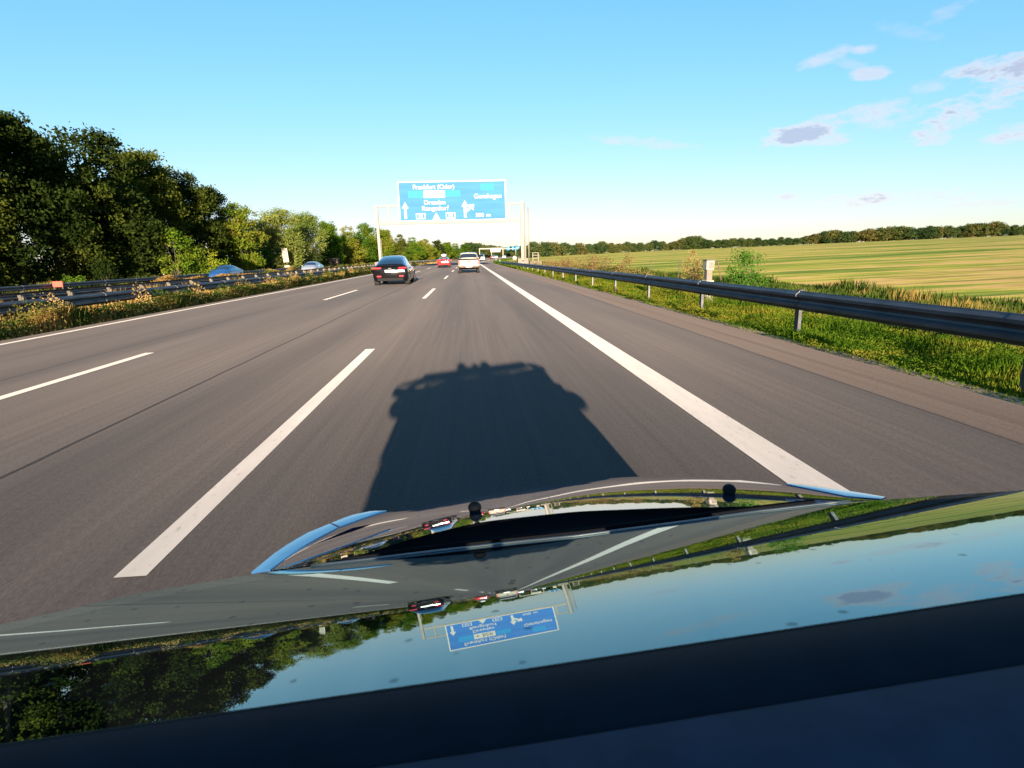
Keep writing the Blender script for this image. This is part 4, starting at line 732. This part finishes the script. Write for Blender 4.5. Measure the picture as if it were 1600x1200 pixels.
# ------------------------------------------------------------------ the open roadster the picture is taken from
HOOD=[[(-0.3923,0.9712,0.8807),(-0.3924,0.9716,0.8806),(-0.3925,0.9720,0.8805),(-0.3927,0.9723,0.8804),(-0.3928,0.9727,0.8803),(-0.3930,0.9731,0.8802),(-0.3931,0.9735,0.8801),(-0.3933,0.9739,0.8800),(-0.3934,0.9743,0.8798),(-0.3936,0.9747,0.8797),(-0.3938,0.9752,0.8795),(-0.3939,0.9755,0.8794),(-0.3940,0.9758,0.8793),(-0.3941,0.9761,0.8792),(-0.3942,0.9765,0.8790)],
[(-0.3425,0.9626,0.8880),(-0.3455,0.9719,0.8855),(-0.3485,0.9813,0.8830),(-0.3516,0.9911,0.8803),(-0.3549,1.0011,0.8776),(-0.3582,1.0114,0.8747),(-0.3617,1.0222,0.8716),(-0.3654,1.0335,0.8683),(-0.3693,1.0456,0.8647),(-0.3736,1.0588,0.8604),(-0.3786,1.0738,0.8554),(-0.3814,1.0822,0.8523),(-0.3845,1.0917,0.8487),(-0.3882,1.1025,0.8444),(-0.3926,1.1156,0.8390)],
[(-0.2951,0.9609,0.8945),(-0.2992,0.9757,0.8906),(-0.3034,0.9910,0.8867),(-0.3078,1.0070,0.8825),(-0.3124,1.0236,0.8780),(-0.3172,1.0410,0.8734),(-0.3223,1.0593,0.8683),(-0.3278,1.0789,0.8628),(-0.3337,1.1001,0.8565),(-0.3403,1.1238,0.8492),(-0.3481,1.1512,0.8401),(-0.3526,1.1671,0.8345),(-0.3578,1.1852,0.8278),(-0.3640,1.2067,0.8194),(-0.3719,1.2336,0.8084)],
[(-0.2488,0.9640,0.9004),(-0.2530,0.9825,0.8958),(-0.2574,1.0018,0.8909),(-0.2621,1.0220,0.8858),(-0.2670,1.0432,0.8803),(-0.2721,1.0656,0.8745),(-0.2776,1.0895,0.8681),(-0.2836,1.1151,0.8610),(-0.2901,1.1433,0.8530),(-0.2976,1.1751,0.8434),(-0.3065,1.2126,0.8312),(-0.3117,1.2347,0.8236),(-0.3179,1.2604,0.8144),(-0.3254,1.2916,0.8025),(-0.3353,1.3322,0.7862)],
[(-0.2028,0.9721,0.9059),(-0.2065,0.9923,0.9010),(-0.2104,1.0136,0.8958),(-0.2145,1.0358,0.8903),(-0.2188,1.0593,0.8844),(-0.2234,1.0842,0.8781),(-0.2283,1.1107,0.8712),(-0.2337,1.1394,0.8636),(-0.2396,1.1711,0.8547),(-0.2463,1.2070,0.8442),(-0.2544,1.2499,0.8306),(-0.2593,1.2754,0.8221),(-0.2651,1.3053,0.8115),(-0.2722,1.3421,0.7979),(-0.2818,1.3909,0.7787)],
[(-0.1572,0.9901,0.9109),(-0.1599,1.0098,0.9063),(-0.1628,1.0303,0.9014),(-0.1657,1.0519,0.8963),(-0.1688,1.0745,0.8907),(-0.1721,1.0984,0.8848),(-0.1757,1.1239,0.8784),(-0.1795,1.1515,0.8712),(-0.1837,1.1818,0.8630),(-0.1886,1.2161,0.8531),(-0.1944,1.2570,0.8405),(-0.1979,1.2813,0.8326),(-0.2020,1.3098,0.8227),(-0.2072,1.3447,0.8100),(-0.2140,1.3912,0.7921)],
[(-0.1096,1.0039,0.9158),(-0.1112,1.0222,0.9116),(-0.1130,1.0413,0.9072),(-0.1148,1.0613,0.9025),(-0.1167,1.0822,0.8975),(-0.1187,1.1043,0.8922),(-0.1209,1.1277,0.8864),(-0.1232,1.1529,0.8800),(-0.1258,1.1805,0.8727),(-0.1287,1.2116,0.8640),(-0.1322,1.2484,0.8529),(-0.1344,1.2702,0.8459),(-0.1368,1.2956,0.8373),(-0.1399,1.3266,0.8262),(-0.1440,1.3674,0.8108)],
[(-0.0604,1.0144,0.9204),(-0.0612,1.0321,0.9164),(-0.0620,1.0506,0.9123),(-0.0629,1.0698,0.9078),(-0.0638,1.0900,0.9031),(-0.0647,1.1112,0.8981),(-0.0658,1.1337,0.8927),(-0.0669,1.1578,0.8867),(-0.0681,1.1842,0.8798),(-0.0695,1.2139,0.8716),(-0.0712,1.2491,0.8612),(-0.0722,1.2698,0.8547),(-0.0734,1.2940,0.8466),(-0.0750,1.3234,0.8363),(-0.0770,1.3622,0.8218)],
[(-0.0101,1.0260,0.9247),(-0.0101,1.0432,0.9209),(-0.0100,1.0611,0.9169),(-0.0100,1.0798,0.9127),(-0.0100,1.0993,0.9082),(-0.0099,1.1198,0.9035),(-0.0099,1.1415,0.8983),(-0.0099,1.1648,0.8926),(-0.0099,1.1903,0.8861),(-0.0099,1.2189,0.8783),(-0.0099,1.2527,0.8684),(-0.0100,1.2727,0.8622),(-0.0100,1.2960,0.8546),(-0.0101,1.3244,0.8447),(-0.0103,1.3619,0.8309)],
[(0.0409,1.0268,0.9285),(0.0417,1.0446,0.9246),(0.0426,1.0631,0.9206),(0.0435,1.0824,0.9163),(0.0445,1.1026,0.9117),(0.0456,1.1238,0.9069),(0.0466,1.1463,0.9016),(0.0478,1.1706,0.8957),(0.0491,1.1971,0.8890),(0.0505,1.2270,0.8810),(0.0521,1.2623,0.8708),(0.0531,1.2834,0.8643),(0.0542,1.3079,0.8563),(0.0555,1.3380,0.8460),(0.0573,1.3781,0.8314)],
[(0.0919,1.0254,0.9318),(0.0936,1.0438,0.9279),(0.0955,1.0631,0.9237),(0.0974,1.0832,0.9193),(0.0994,1.1043,0.9146),(0.1015,1.1265,0.9095),(0.1038,1.1501,0.9040),(0.1062,1.1756,0.8980),(0.1088,1.2035,0.8910),(0.1118,1.2350,0.8826),(0.1153,1.2725,0.8718),(0.1174,1.2949,0.8650),(0.1199,1.3212,0.8565),(0.1229,1.3536,0.8454),(0.1269,1.3972,0.8296)],
[(0.1432,1.0249,0.9347),(0.1459,1.0440,0.9306),(0.1487,1.0640,0.9263),(0.1517,1.0849,0.9217),(0.1549,1.1069,0.9169),(0.1582,1.1301,0.9117),(0.1617,1.1547,0.9060),(0.1655,1.1813,0.8996),(0.1696,1.2106,0.8923),(0.1744,1.2439,0.8835),(0.1800,1.2837,0.8722),(0.1834,1.3075,0.8649),(0.1874,1.3356,0.8558),(0.1923,1.3706,0.8439),(0.1990,1.4184,0.8266)],
[(0.1948,1.0253,0.9371),(0.1986,1.0451,0.9329),(0.2026,1.0659,0.9284),(0.2067,1.0877,0.9237),(0.2111,1.1107,0.9186),(0.2157,1.1349,0.9131),(0.2206,1.1608,0.9072),(0.2259,1.1888,0.9005),(0.2318,1.2197,0.8928),(0.2385,1.2549,0.8835),(0.2465,1.2973,0.8714),(0.2514,1.3229,0.8636),(0.2572,1.3534,0.8537),(0.2645,1.3917,0.8407),(0.2746,1.4452,0.8213)],
[(0.2453,1.0194,0.9390),(0.2502,1.0399,0.9346),(0.2553,1.0615,0.9300),(0.2607,1.0841,0.9250),(0.2664,1.1080,0.9197),(0.2724,1.1333,0.9140),(0.2789,1.1603,0.9078),(0.2858,1.1897,0.9008),(0.2936,1.2222,0.8927),(0.3025,1.2594,0.8828),(0.3132,1.3045,0.8698),(0.3197,1.3318,0.8614),(0.3276,1.3646,0.8508),(0.3375,1.4063,0.8365),(0.3517,1.4656,0.8149)],
[(0.2959,1.0144,0.9404),(0.3020,1.0358,0.9358),(0.3084,1.0582,0.9310),(0.3151,1.0818,0.9258),(0.3222,1.1067,0.9202),(0.3298,1.1332,0.9142),(0.3379,1.1616,0.9076),(0.3468,1.1925,0.9002),(0.3567,1.2269,0.8915),(0.3680,1.2665,0.8809),(0.3819,1.3148,0.8669),(0.3904,1.3444,0.8577),(0.4007,1.3802,0.8461),(0.4141,1.4265,0.8301),(0.4337,1.4943,0.8051)],
[(0.3466,1.0104,0.9413),(0.3536,1.0314,0.9368),(0.3609,1.0534,0.9320),(0.3687,1.0766,0.9268),(0.3769,1.1011,0.9213),(0.3856,1.1272,0.9153),(0.3949,1.1551,0.9088),(0.4051,1.1855,0.9014),(0.4165,1.2193,0.8927),(0.4296,1.2584,0.8821),(0.4456,1.3060,0.8682),(0.4555,1.3354,0.8590),(0.4675,1.3709,0.8473),(0.4832,1.4172,0.8311),(0.5065,1.4859,0.8056)],
[(0.3973,1.0068,0.9418),(0.4053,1.0275,0.9372),(0.4136,1.0493,0.9324),(0.4224,1.0722,0.9272),(0.4317,1.0964,0.9217),(0.4416,1.1222,0.9157),(0.4522,1.1498,0.9091),(0.4638,1.1800,0.9016),(0.4767,1.2136,0.8929),(0.4917,1.2524,0.8823),(0.5100,1.3000,0.8681),(0.5214,1.3294,0.8587),(0.5353,1.3653,0.8467),(0.5537,1.4125,0.8300),(0.5817,1.4842,0.8029)],
[(0.4477,1.0020,0.9418),(0.4561,1.0216,0.9374),(0.4650,1.0422,0.9327),(0.4744,1.0638,0.9278),(0.4843,1.0867,0.9225),(0.4948,1.1109,0.9167),(0.5060,1.1369,0.9104),(0.5183,1.1651,0.9033),(0.5319,1.1966,0.8950),(0.5477,1.2328,0.8848),(0.5671,1.2772,0.8714),(0.5791,1.3046,0.8625),(0.5937,1.3380,0.8512),(0.6130,1.3818,0.8354),(0.6424,1.4486,0.8098)],
[(0.4984,0.9982,0.9413),(0.5073,1.0168,0.9370),(0.5167,1.0362,0.9326),(0.5265,1.0566,0.9278),(0.5369,1.0781,0.9227),(0.5479,1.1009,0.9171),(0.5597,1.1253,0.9111),(0.5725,1.1518,0.9042),(0.5868,1.1813,0.8963),(0.6033,1.2152,0.8866),(0.6235,1.2567,0.8738),(0.6360,1.2823,0.8653),(0.6513,1.3136,0.8545),(0.6714,1.3547,0.8394),(0.7025,1.4177,0.8148)],
[(0.5496,0.9954,0.9403),(0.5585,1.0121,0.9364),(0.5678,1.0296,0.9322),(0.5775,1.0479,0.9279),(0.5878,1.0671,0.9232),(0.5986,1.0874,0.9181),(0.6102,1.1091,0.9126),(0.6227,1.1325,0.9064),(0.6366,1.1585,0.8993),(0.6525,1.1882,0.8906),(0.6720,1.2244,0.8792),(0.6840,1.2466,0.8717),(0.6985,1.2735,0.8622),(0.7176,1.3086,0.8490),(0.7464,1.3617,0.8279)],
[(0.6015,0.9935,0.9388),(0.6100,1.0082,0.9353),(0.6189,1.0234,0.9316),(0.6281,1.0393,0.9277),(0.6378,1.0559,0.9235),(0.6480,1.0733,0.9190),(0.6589,1.0919,0.9142),(0.6706,1.1119,0.9088),(0.6835,1.1338,0.9026),(0.6982,1.1589,0.8951),(0.7160,1.1891,0.8853),(0.7269,1.2075,0.8790),(0.7400,1.2296,0.8710),(0.7570,1.2582,0.8601),(0.7822,1.3004,0.8430)],
[(0.6554,0.9945,0.9367),(0.6627,1.0061,0.9339),(0.6703,1.0181,0.9308),(0.6782,1.0305,0.9277),(0.6864,1.0434,0.9243),(0.6950,1.0569,0.9208),(0.7040,1.0711,0.9170),(0.7137,1.0863,0.9127),(0.7243,1.1029,0.9079),(0.7362,1.1216,0.9022),(0.7505,1.1439,0.8948),(0.7591,1.1572,0.8902),(0.7693,1.1731,0.8843),(0.7823,1.1931,0.8766),(0.8007,1.2214,0.8650)],
[(0.7120,0.9989,0.9340),(0.7171,1.0063,0.9320),(0.7224,1.0140,0.9301),(0.7278,1.0219,0.9280),(0.7334,1.0300,0.9258),(0.7391,1.0384,0.9235),(0.7452,1.0471,0.9211),(0.7515,1.0564,0.9185),(0.7584,1.0664,0.9155),(0.7661,1.0774,0.9120),(0.7751,1.0904,0.9077),(0.7804,1.0980,0.9049),(0.7866,1.1068,0.9016),(0.7941,1.1177,0.8974),(0.8044,1.1322,0.8913)],
[(0.7725,1.0073,0.9304),(0.7751,1.0108,0.9294),(0.7777,1.0143,0.9285),(0.7804,1.0179,0.9275),(0.7831,1.0216,0.9265),(0.7859,1.0254,0.9254),(0.7888,1.0293,0.9243),(0.7918,1.0334,0.9231),(0.7951,1.0378,0.9217),(0.7986,1.0426,0.9202),(0.8027,1.0481,0.9183),(0.8051,1.0512,0.9171),(0.8079,1.0549,0.9158),(0.8112,1.0593,0.9140),(0.8155,1.0650,0.9116)],
[(0.8367,1.0188,0.9258),(0.8369,1.0191,0.9257),(0.8371,1.0193,0.9257),(0.8373,1.0196,0.9256),(0.8375,1.0199,0.9255),(0.8378,1.0202,0.9254),(0.8380,1.0205,0.9253),(0.8382,1.0208,0.9252),(0.8385,1.0211,0.9251),(0.8388,1.0214,0.9250),(0.8391,1.0218,0.9249),(0.8393,1.0220,0.9248),(0.8395,1.0223,0.9247),(0.8397,1.0226,0.9246),(0.8400,1.0230,0.9244)]]
M['hood'] = reflector('dark blue clear coated bonnet', (.006, .014, .035), .14, 2.2, rough=.012, gcol=(.92, .96, 1), dirt=True)
M['blue_edge'] = reflector('metallic blue paint', (.022, .085, .21), .20, 2.0, rough=.12)
M['blue_body'] = reflector('metallic blue body paint', (.012, .045, .13), .10, 3., rough=.05)
M['screen'] = reflector('windscreen glass', (0, 0, 0), .10, 3.1, rough=.012, transparent=True, tint=(.50, .56, .53), dirt=True, gcol=(.66, .92, 1.0))
M['seal'] = mat('rubber seal', (.006, .009, .016), .8, noise=.3, scale=30, spec=.12)
M['seal_tan'] = mat('sealing bead', (.05, .032, .022), .7, noise=.3, scale=40, spec=.1)
M['header'] = mat('dull blue painted header', (.022, .036, .062), .8, noise=.35, scale=22, spec=.12)
M['dash'] = mat('dark dashboard', (.004, .0045, .006), .9, spec=.03)
M['leather'] = mat('dark leather', (.03, .026, .024), .5, noise=.2, scale=8)
M['skin'] = mat('skin', (.45, .27, .19), .55); M['shirt'] = mat('dark shirt', (.03, .04, .07), .85, noise=.2, scale=9); M['trim_line'] = mat('pale glazing trim', (.16, .17, .18), .35, .6)
SLP = [(.0, .235), (.2, .235), (.4, .260), (.5, .275), (.6, .306), (.7, .333), (.8, .354), (.9, .378), (1.1, .41)]
_ys = np.linspace(0, 1.1, 1101); _cum = np.concatenate([[0], np.cumsum(np.interp(_ys[:-1] + .0005, [a for a, _ in SLP], [b for _, b in SLP]) * .001)]); _cum -= np.interp(.91, _ys, _cum)
def GZ(x, y): return .94 + .075 * (x - .06) - float(np.interp(y, _ys, _cum))
GB = [(-.75, .7606), (-.7189, .7863), (-.6584, .8284), (-.6004, .8905), (-.5082, .9168), (-.4065, .9379), (-.3166, .9419), (-.2098, .9289), (-.1173, .9254), (-.036, .917), (.0559, .9066), (.1677, .8855), (.2819, .8848), (.3866, .886), (.4965, .8942), (.6423, .8803), (.7649, .8294), (.8832, .7792), (.9406, .7534), (1.03, .71), (1.10, .66)]
def gb(x): return float(np.interp(x, [a for a, _ in GB], [b for _, b in GB]))
def own_car():
    car = empty('roadster', (.28, -.4, 0), 0, 'dark blue open roadster in the foreground, its bonnet and windscreen mirroring road, sign and sky', 'car')
    O = Vector((.28, -.4, 0))
    def part(b, name, m, parent=None, **k):
        b.v = [tuple(Vector(v) - O) for v in b.v]; return b.build(name, m, parent or car, **k)
    # windscreen: bottom edge follows the cowl, top edge meets the header at y = .40
    n, mm = 56, 24; b = MB(); rows = []
    for j in range(mm + 1):
        t = j / mm; row = []
        for i in range(n + 1):
            s = i / n; xb = -.75 + 1.85 * s; xt = -.42 + 1.36 * s; yb = gb(xb); yt = .402 + .012 * max(0, xt); y = yb + (yt - yb) * t; x = xb + (xt - xb) * t; row.append((x, y, GZ(x, y)))
        rows.append(row)
    ws = part(b.grid(rows), 'windscreen', M['screen'], smooth=True)
    # thin pale trim along the visible lower edge
    tr = [(x, gb(x) + .002, GZ(x, gb(x)) + .001) for x in np.linspace(-.31, .66, 40)]
    b = MB(); b.tube(tr, .0022, 6); part(b, 'trim', M['trim_line'], smooth=True)
    # header: tan bead, black seal, painted top
    xs = np.linspace(-.425, .90, 30)
    b = MB(); b.tube([(x, .402 + .012 * max(0, x) - .002, GZ(x, .40) + .002) for x in xs], .0024, 8); part(b, 'sealing_bead', M['seal_tan'], smooth=True)
    b = MB(); b.grid([[(x, .400 + .012 * max(0, x) - t * .094, GZ(x, .40 - t * .094) + .003 + .010 * math.sin(math.pi * t)) for t in np.linspace(0, 1, 8)] for x in xs]); part(b, 'header_seal', M['seal'], smooth=True)
    b = MB(); prof = [(.306, .004), (.300, .010), (.25, .013), (.18, .012), (.13, .008), (.10, 0), (.09, -.03), (.11, -.06), (.30, -.065), (.38, -.05)]
    b.grid([[(x, y + .012 * max(0, x), GZ(x, y) + dz - .003) for y, dz in prof] for x in xs]); part(b, 'header', M['header'], smooth=True)
    b = MB(); b.tube([(x, .3075 + .012 * max(0, x), GZ(x, .3075) + .001) for x in xs], .002, 8); part(b, 'sealing_bead', M['seal_tan'], smooth=True)
    # pillars
    for s, x0, x1, xe in ((-1, -.60, -.42, -.35), (1, 1.10, .97, .90)):
        yb = .80 if s < 0 else .66
        b = MB(); b.tube([(x0, yb, GZ(x0, yb) - .05), (x0 * .6 + x1 * .4, .63, GZ(x0 * .6 + x1 * .4, .63) - .045), (x1, .40, GZ(x1, .4) - .03), (x1, .24, GZ(x1, .24) - .03)], [.024, .022, .022, .024], 10)
        part(b, 'windscreen_pillar', M['dash'], smooth=True)
    # bonnet: a shaped lens, its front rolls down out of sight
    ext = []
    for col in HOOD:
        c = [Vector(p) for p in col]; d = (c[-1] - c[-2]).normalized() if (c[-1] - c[-2]).length > 1e-4 else Vector((0, .9, -.43)); q = c[-1]
        ext.append([tuple(v) for v in c])
    b = MB(); b.grid(ext); hd = part(b, 'bonnet', M['hood'], smooth=True, subsurf=2)
    # cowl between bonnet and glass
    nc = []
    for col in HOOD:
        p = Vector(col[0]); x = p.x; g = Vector((x, gb(x) - .004, GZ(x, gb(x)) - .004)); a = p + Vector((0, 0, -.002)); mid = (a + g) / 2 + Vector((0, 0, -.012))
        nc.append([a, a + Vector((0, -.004, -.008)), mid, g + Vector((0, .004, -.006)), g])
    part(MB().grid(nc), 'cowl', M['dash'], smooth=True)
    # wiper arms lying in the cowl
    for x0, x1 in ((.62, .05), (.10, -.26)):
        pts = [(x, (gb(x) * .6 + .4 * (gb(x) + .08)), GZ(x, gb(x)) - .010) for x in np.linspace(x0, x1, 10)]
        w = part(MB().tube(pts, [.006] * 9 + [.003], 6), 'wiper_arm', M['dash'], smooth=True)
    # blue wing edges on both sides of the bonnet
    LO = [(-0.4259, 0.9646, 0.8812), (-0.4052, 1.0498, 0.8768), (-0.3718, 1.1207, 0.8735), (-0.3301, 1.165, 0.8721), (-0.2925, 1.2033, 0.8709), (-0.2478, 1.2176, 0.8714), (-0.2139, 1.2124, 0.8727)]
    LI = [(-0.3917, 0.97, 0.8819), (-0.3739, 1.0299, 0.8789), (-0.3445, 1.0841, 0.8765), (-0.3064, 1.141, 0.8742), (-0.268, 1.1741, 0.8734), (-0.2351, 1.1982, 0.873), (-0.2134, 1.2085, 0.873)]
    def edge(o_, i_, name, gap=None):
        k = 4
        rows = []
        for a, c in zip(o_, i_):
            a, c = Vector(a), Vector(c); rows.append([a, a.lerp(c, .33) + Vector((0, 0, .0008)), a.lerp(c, .67) + Vector((0, 0, .0008)), c])
        e_ = part(MB().grid(rows), name, M['blue_edge'], smooth=True); e_.modifiers.new('thickness', 'SOLIDIFY').thickness = .004; e_.modifiers['thickness'].offset = 0; e_.modifiers.new('es', 'EDGE_SPLIT'); return e_
    def lerp_list(Ls, a, b_, n=8):
        out = []
        for q in np.linspace(a, b_, n):
            i = min(int(q), len(Ls) - 2); out.append(tuple(Vector(Ls[i]).lerp(Vector(Ls[i + 1]), q - i)))
        return out
    edge(lerp_list(LO, 0, 2.96), lerp_list(LI, 0, 2.96), 'wing_edge'); edge(lerp_list(LO, 3.04, 6, 9), lerp_list(LI, 3.04, 6, 9), 'wing_edge')
    RO = [(.693, 1.132, .922), (.746, 1.099, .925), (.787, 1.065, .928), (.818, 1.036, .931), (.84, 1.01, .934)]; RI = [(.693, 1.123, .923), (.732, 1.077, .927), (.767, 1.03, .932), (.797, 1.013, .934), (.822, 1.001, .935)]
    edge(RO, RI, 'wing_edge')
    # washer nozzles
    for (x, y, z) in ((-.0095, 1.1252, .9022), (.557, 1.119, .9126)):
        b = MB(); b.lathe([(.010, -.01), (.0125, .001), (.0145, .007), (.014, .013), (.0105, .018), (.005, .021), (.001, .0215)], 16, Matrix.Translation((x, y, z))); part(b, 'washer_nozzle', M['blackpl'], smooth=True)
    # body shell below the sight lines
    ring = [Vector(p) for p in LO] + [Vector(HOOD[i][-1]) for i in range(5, len(HOOD) - 5, 2)] + [Vector(p) for p in RO]
    N_ = len(ring); top = [p + Vector((0, 0, -.03)) for p in ring]
    def lv(z, hw, yf, k):
        out = []
        for i in range(N_):
            a = math.pi * (1 - i / (N_ - 1)); out.append(Vector((.28 + math.copysign(abs(math.cos(a)) ** k, math.cos(a)) * hw, .62 + (yf - .62) * max(0, math.sin(a)) ** k, z)))
        return out
    lev = [top, [p.lerp(q, .45) + Vector((0, 0, -.03)) for p, q in zip(top, lv(.66, .74, 1.60, .6))], lv(.60, .80, 1.70, .55), lv(.44, .84, 1.86, .5), lv(.30, .84, 1.90, .5), lv(.18, .80, 1.82, .5)]
    part(MB().grid(lev), 'front_body', M['blue_body'], smooth=True)
    for s in (-1, 1):
        X = .28 + s * .84; zt = .80 if s < 0 else .90
        b = MB(); b.grid([[(X - s * .02, y, zt - .03 * (y > .6)), (X - s * .004, y, zt - .05), (X, y, .62), (X, y, .40), (X - s * .05, y, .18)] for y in (-2.1, -1.7, -1.0, -.6, 0, .4, .64)]); part(b, 'side_panel', M['blue_body'], smooth=True)
        b = MB(); b.box((X - s * .018, -.12, zt + .004), (.075, 1.56, .018)); part(b, 'edge_cover', M['dash'])  # black cover added to darken the sunlit panel edge behind the glass
        b = MB(); b.box((X + s * .002, -.12, .56), (.012, 1.06, .46)); d = part(b, 'door', M['blue_body'], bevel=.004)
        b = MB(); b.box((X + s * .012, -.5, .66), (.02, .14, .03)); hnd = part(b, 'handle', M['blue_edge'], bevel=.004); hnd.parent = d
        # door mirrors on short stalks
        mx = .28 + s * .88; b = MB(); b.lathe([(.02, -.05), (.07, -.04), (.092, 0), (.088, .035), (.075, .05)], 18, Matrix.Translation((mx, .22, .86)) @ Matrix.Rotation(R(90), 4, 'X') @ Matrix.Scale(1.0, 4, (0, 0, 1)) @ Matrix.Scale(.72, 4, (0, 1, 0)))
        b.tube([(mx - s * .02, .25, .83), (mx - s * .10, .28, .76)], [.03, .025], 8); part(b, 'door_mirror', M['blue_body'], smooth=True)
        for y in (1.22, -1.42):
            m = Matrix.Translation((.28 + s * .73, y, .29)) @ Matrix.Rotation(R(90) * s, 4, 'Y')
            w = part(MB().lathe([(.18, -.1), (.27, -.1), (.29, -.08), (.29, .08), (.27, .1), (.18, .1)], 26, m), 'wheel', M['rubber'])
            rm = part(MB().lathe([(.175, .06), (.18, .09), (.05, .07)], 20, m), 'rim', M['alloy']); rm.parent = w
    b = MB(); b.grid([[(.28 + a * .82, y, z) for a in (-1, -.9, -.5, 0, .5, .9, 1)] for y, z in ((-1.02, .86), (-1.3, .93), (-1.8, .90), (-2.1, .80), (-2.16, .5), (-2.1, .2))]); part(b, 'rear_deck', M['blue_body'], smooth=True)
    b = MB(); b.box((.28, -.2, .2), (1.56, 3.0, .06)); part(b, 'floor', M['dash'])
    b = MB(); b.grid([[(max(x, -.742 if dz > -.06 else -.52), gb(x) + dy, GZ(x, gb(x)) + dz) for x in np.linspace(-.742, 1.095, 32)] for dy, dz in ((0, -.012), (-.06, -.03), (-.14, -.055), (-.24, -.10), (-.36, -.17), (-.48, -.30), (-.50, -.6))]); part(b, 'dashboard', M['dash'], smooth=True)
    for sx in (-.06, .62):
        seat = MB(); seat.box((sx, -.42, .42), (.48, .52, .16)); st = part(seat, 'seat', M['leather'], bevel=.05)
        bk = MB(); bk.box((sx, -.78, .74), (.46, .14, .62), rx=R(12)); k = part(bk, 'backrest', M['leather'], bevel=.05); k.parent = st
        hp = MB(); hp.tube([(sx - .17, -.98, .85), (sx - .17, -1.0, 1.08), (sx - .10, -1.0, 1.17), (sx + .10, -1.0, 1.17), (sx + .17, -1.0, 1.08), (sx + .17, -.98, .85)], .022, 8); part(hp, 'roll_hoop', M['blackpl'], smooth=True)
    m = Matrix.Translation((-.06, .14, .84)) @ Matrix.Rotation(R(70), 4, 'X'); ring_ = [m @ Vector((.17 * math.cos(a), .17 * math.sin(a), 0)) for a in np.linspace(0, 2 * math.pi, 25)]
    b = MB(); b.tube(ring_, .014, 8, caps=False); b.box((-.06, .14, .84), (.30, .03, .05)); b.tube([(-.06, .16, .83), (-.06, .4, .74)], .03, 8); part(b, 'steering_wheel', M['leather'], smooth=True)
    b = MB(); b.box((.34, .44, 1.035), (.20, .03, .07)); b.tube([(.34, .43, 1.05), (.34, .38, 1.085)], .008, 6); part(b, 'interior_mirror', M['blackpl'], bevel=.008)
    # driver behind the wheel: one skinned body, hair as its child
    me = bpy.data.meshes.new('person'); J = [((0, -.70, .56), .13), ((0, -.70, .80), .125), ((0, -.72, .98), .10), ((0, -.70, 1.06), .052), ((0, -.68, 1.13), .078), ((0, -.67, 1.20), .07),
        ((-.18, -.68, .97), .055), ((-.24, -.44, .80), .042), ((-.17, -.12, .86), .032), ((-.155, .04, .88), .036), ((.18, -.68, .97), .055), ((.24, -.44, .80), .042), ((.17, -.12, .86), .032), ((.155, .04, .88), .036),
        ((-.10, -.60, .55), .09), ((-.13, -.15, .62), .065), ((-.12, .22, .40), .045), ((-.12, .34, .34), .04), ((.10, -.60, .55), .09), ((.13, -.15, .62), .065), ((.12, .22, .40), .045), ((.12, .34, .34), .04)]
    E_ = [(0, 1), (1, 2), (2, 3), (3, 4), (4, 5), (2, 6), (6, 7), (7, 8), (8, 9), (2, 10), (10, 11), (11, 12), (12, 13), (0, 14), (14, 15), (15, 16), (16, 17), (0, 18), (18, 19), (19, 20), (20, 21)]
    me.from_pydata([Vector(p) + Vector((0, .70, -.56)) for p, _ in J], E_, []); o = bpy.data.objects.new('person', me); C.objects.link(o); o.location = (-.06, -.70, .56)
    sk = o.modifiers.new('skin', 'SKIN'); 
    for v, (_, r_) in zip(me.skin_vertices[0].data, J): v.radius = (r_, r_ * .85)
    me.skin_vertices[0].data[0].use_root = True
    o.modifiers.new('sub', 'SUBSURF').levels = 2; o.modifiers['sub'].render_levels = 2; me.materials.append(M['shirt'])
    tag(o, 'person at the wheel of the open roadster, below the lower edge of the picture', 'person')
    b = MB(); b.lathe([(.01, .085), (.06, .07), (.082, .03), (.085, -.02), (.06, -.05)], 16, Matrix.Translation((0, 0, .64))); b.build('hair', M['leather'], o, smooth=True)
    # clamp and arm for the camera, behind the lens
    rg = empty('camera_mount', (.2, -.12, 1.12), 0, 'black camera mount standing up from the roadster, seen only as small lumps in its shadow', 'mount')
    def rp(b, nm): b.v = [tuple(Vector(v) - Vector((.2, -.12, 1.12))) for v in b.v]; return b.build(nm, M['blackpl'], rg, smooth=True)
    rp(MB().tube([(.06, -.14, .95), (.06, -.14, 1.22)], .010, 8), 'arm'); rp(MB().tube([(.36, -.14, .95), (.36, -.14, 1.22)], .012, 8), 'arm')
    rp(MB().lathe([(.01, -.06), (.05, -.045), (.065, 0), (.05, .045), (.01, .06)], 14, Matrix.Translation((.06, -.14, 1.235))), 'knob')
    rp(MB().lathe([(.01, -.05), (.035, -.035), (.045, 0), (.035, .035), (.01, .05)], 14, Matrix.Translation((.245, -.14, 1.235))), 'knob'); rp(MB().tube([(.06, -.14, 1.235), (.375, -.14, 1.235)], .012, 8), 'crossbar')
    rp(MB().lathe([(.01, -.07), (.055, -.05), (.07, 0), (.055, .05), (.01, .065)], 14, Matrix.Translation((.375, -.14, 1.235))), 'knob')
own_car()
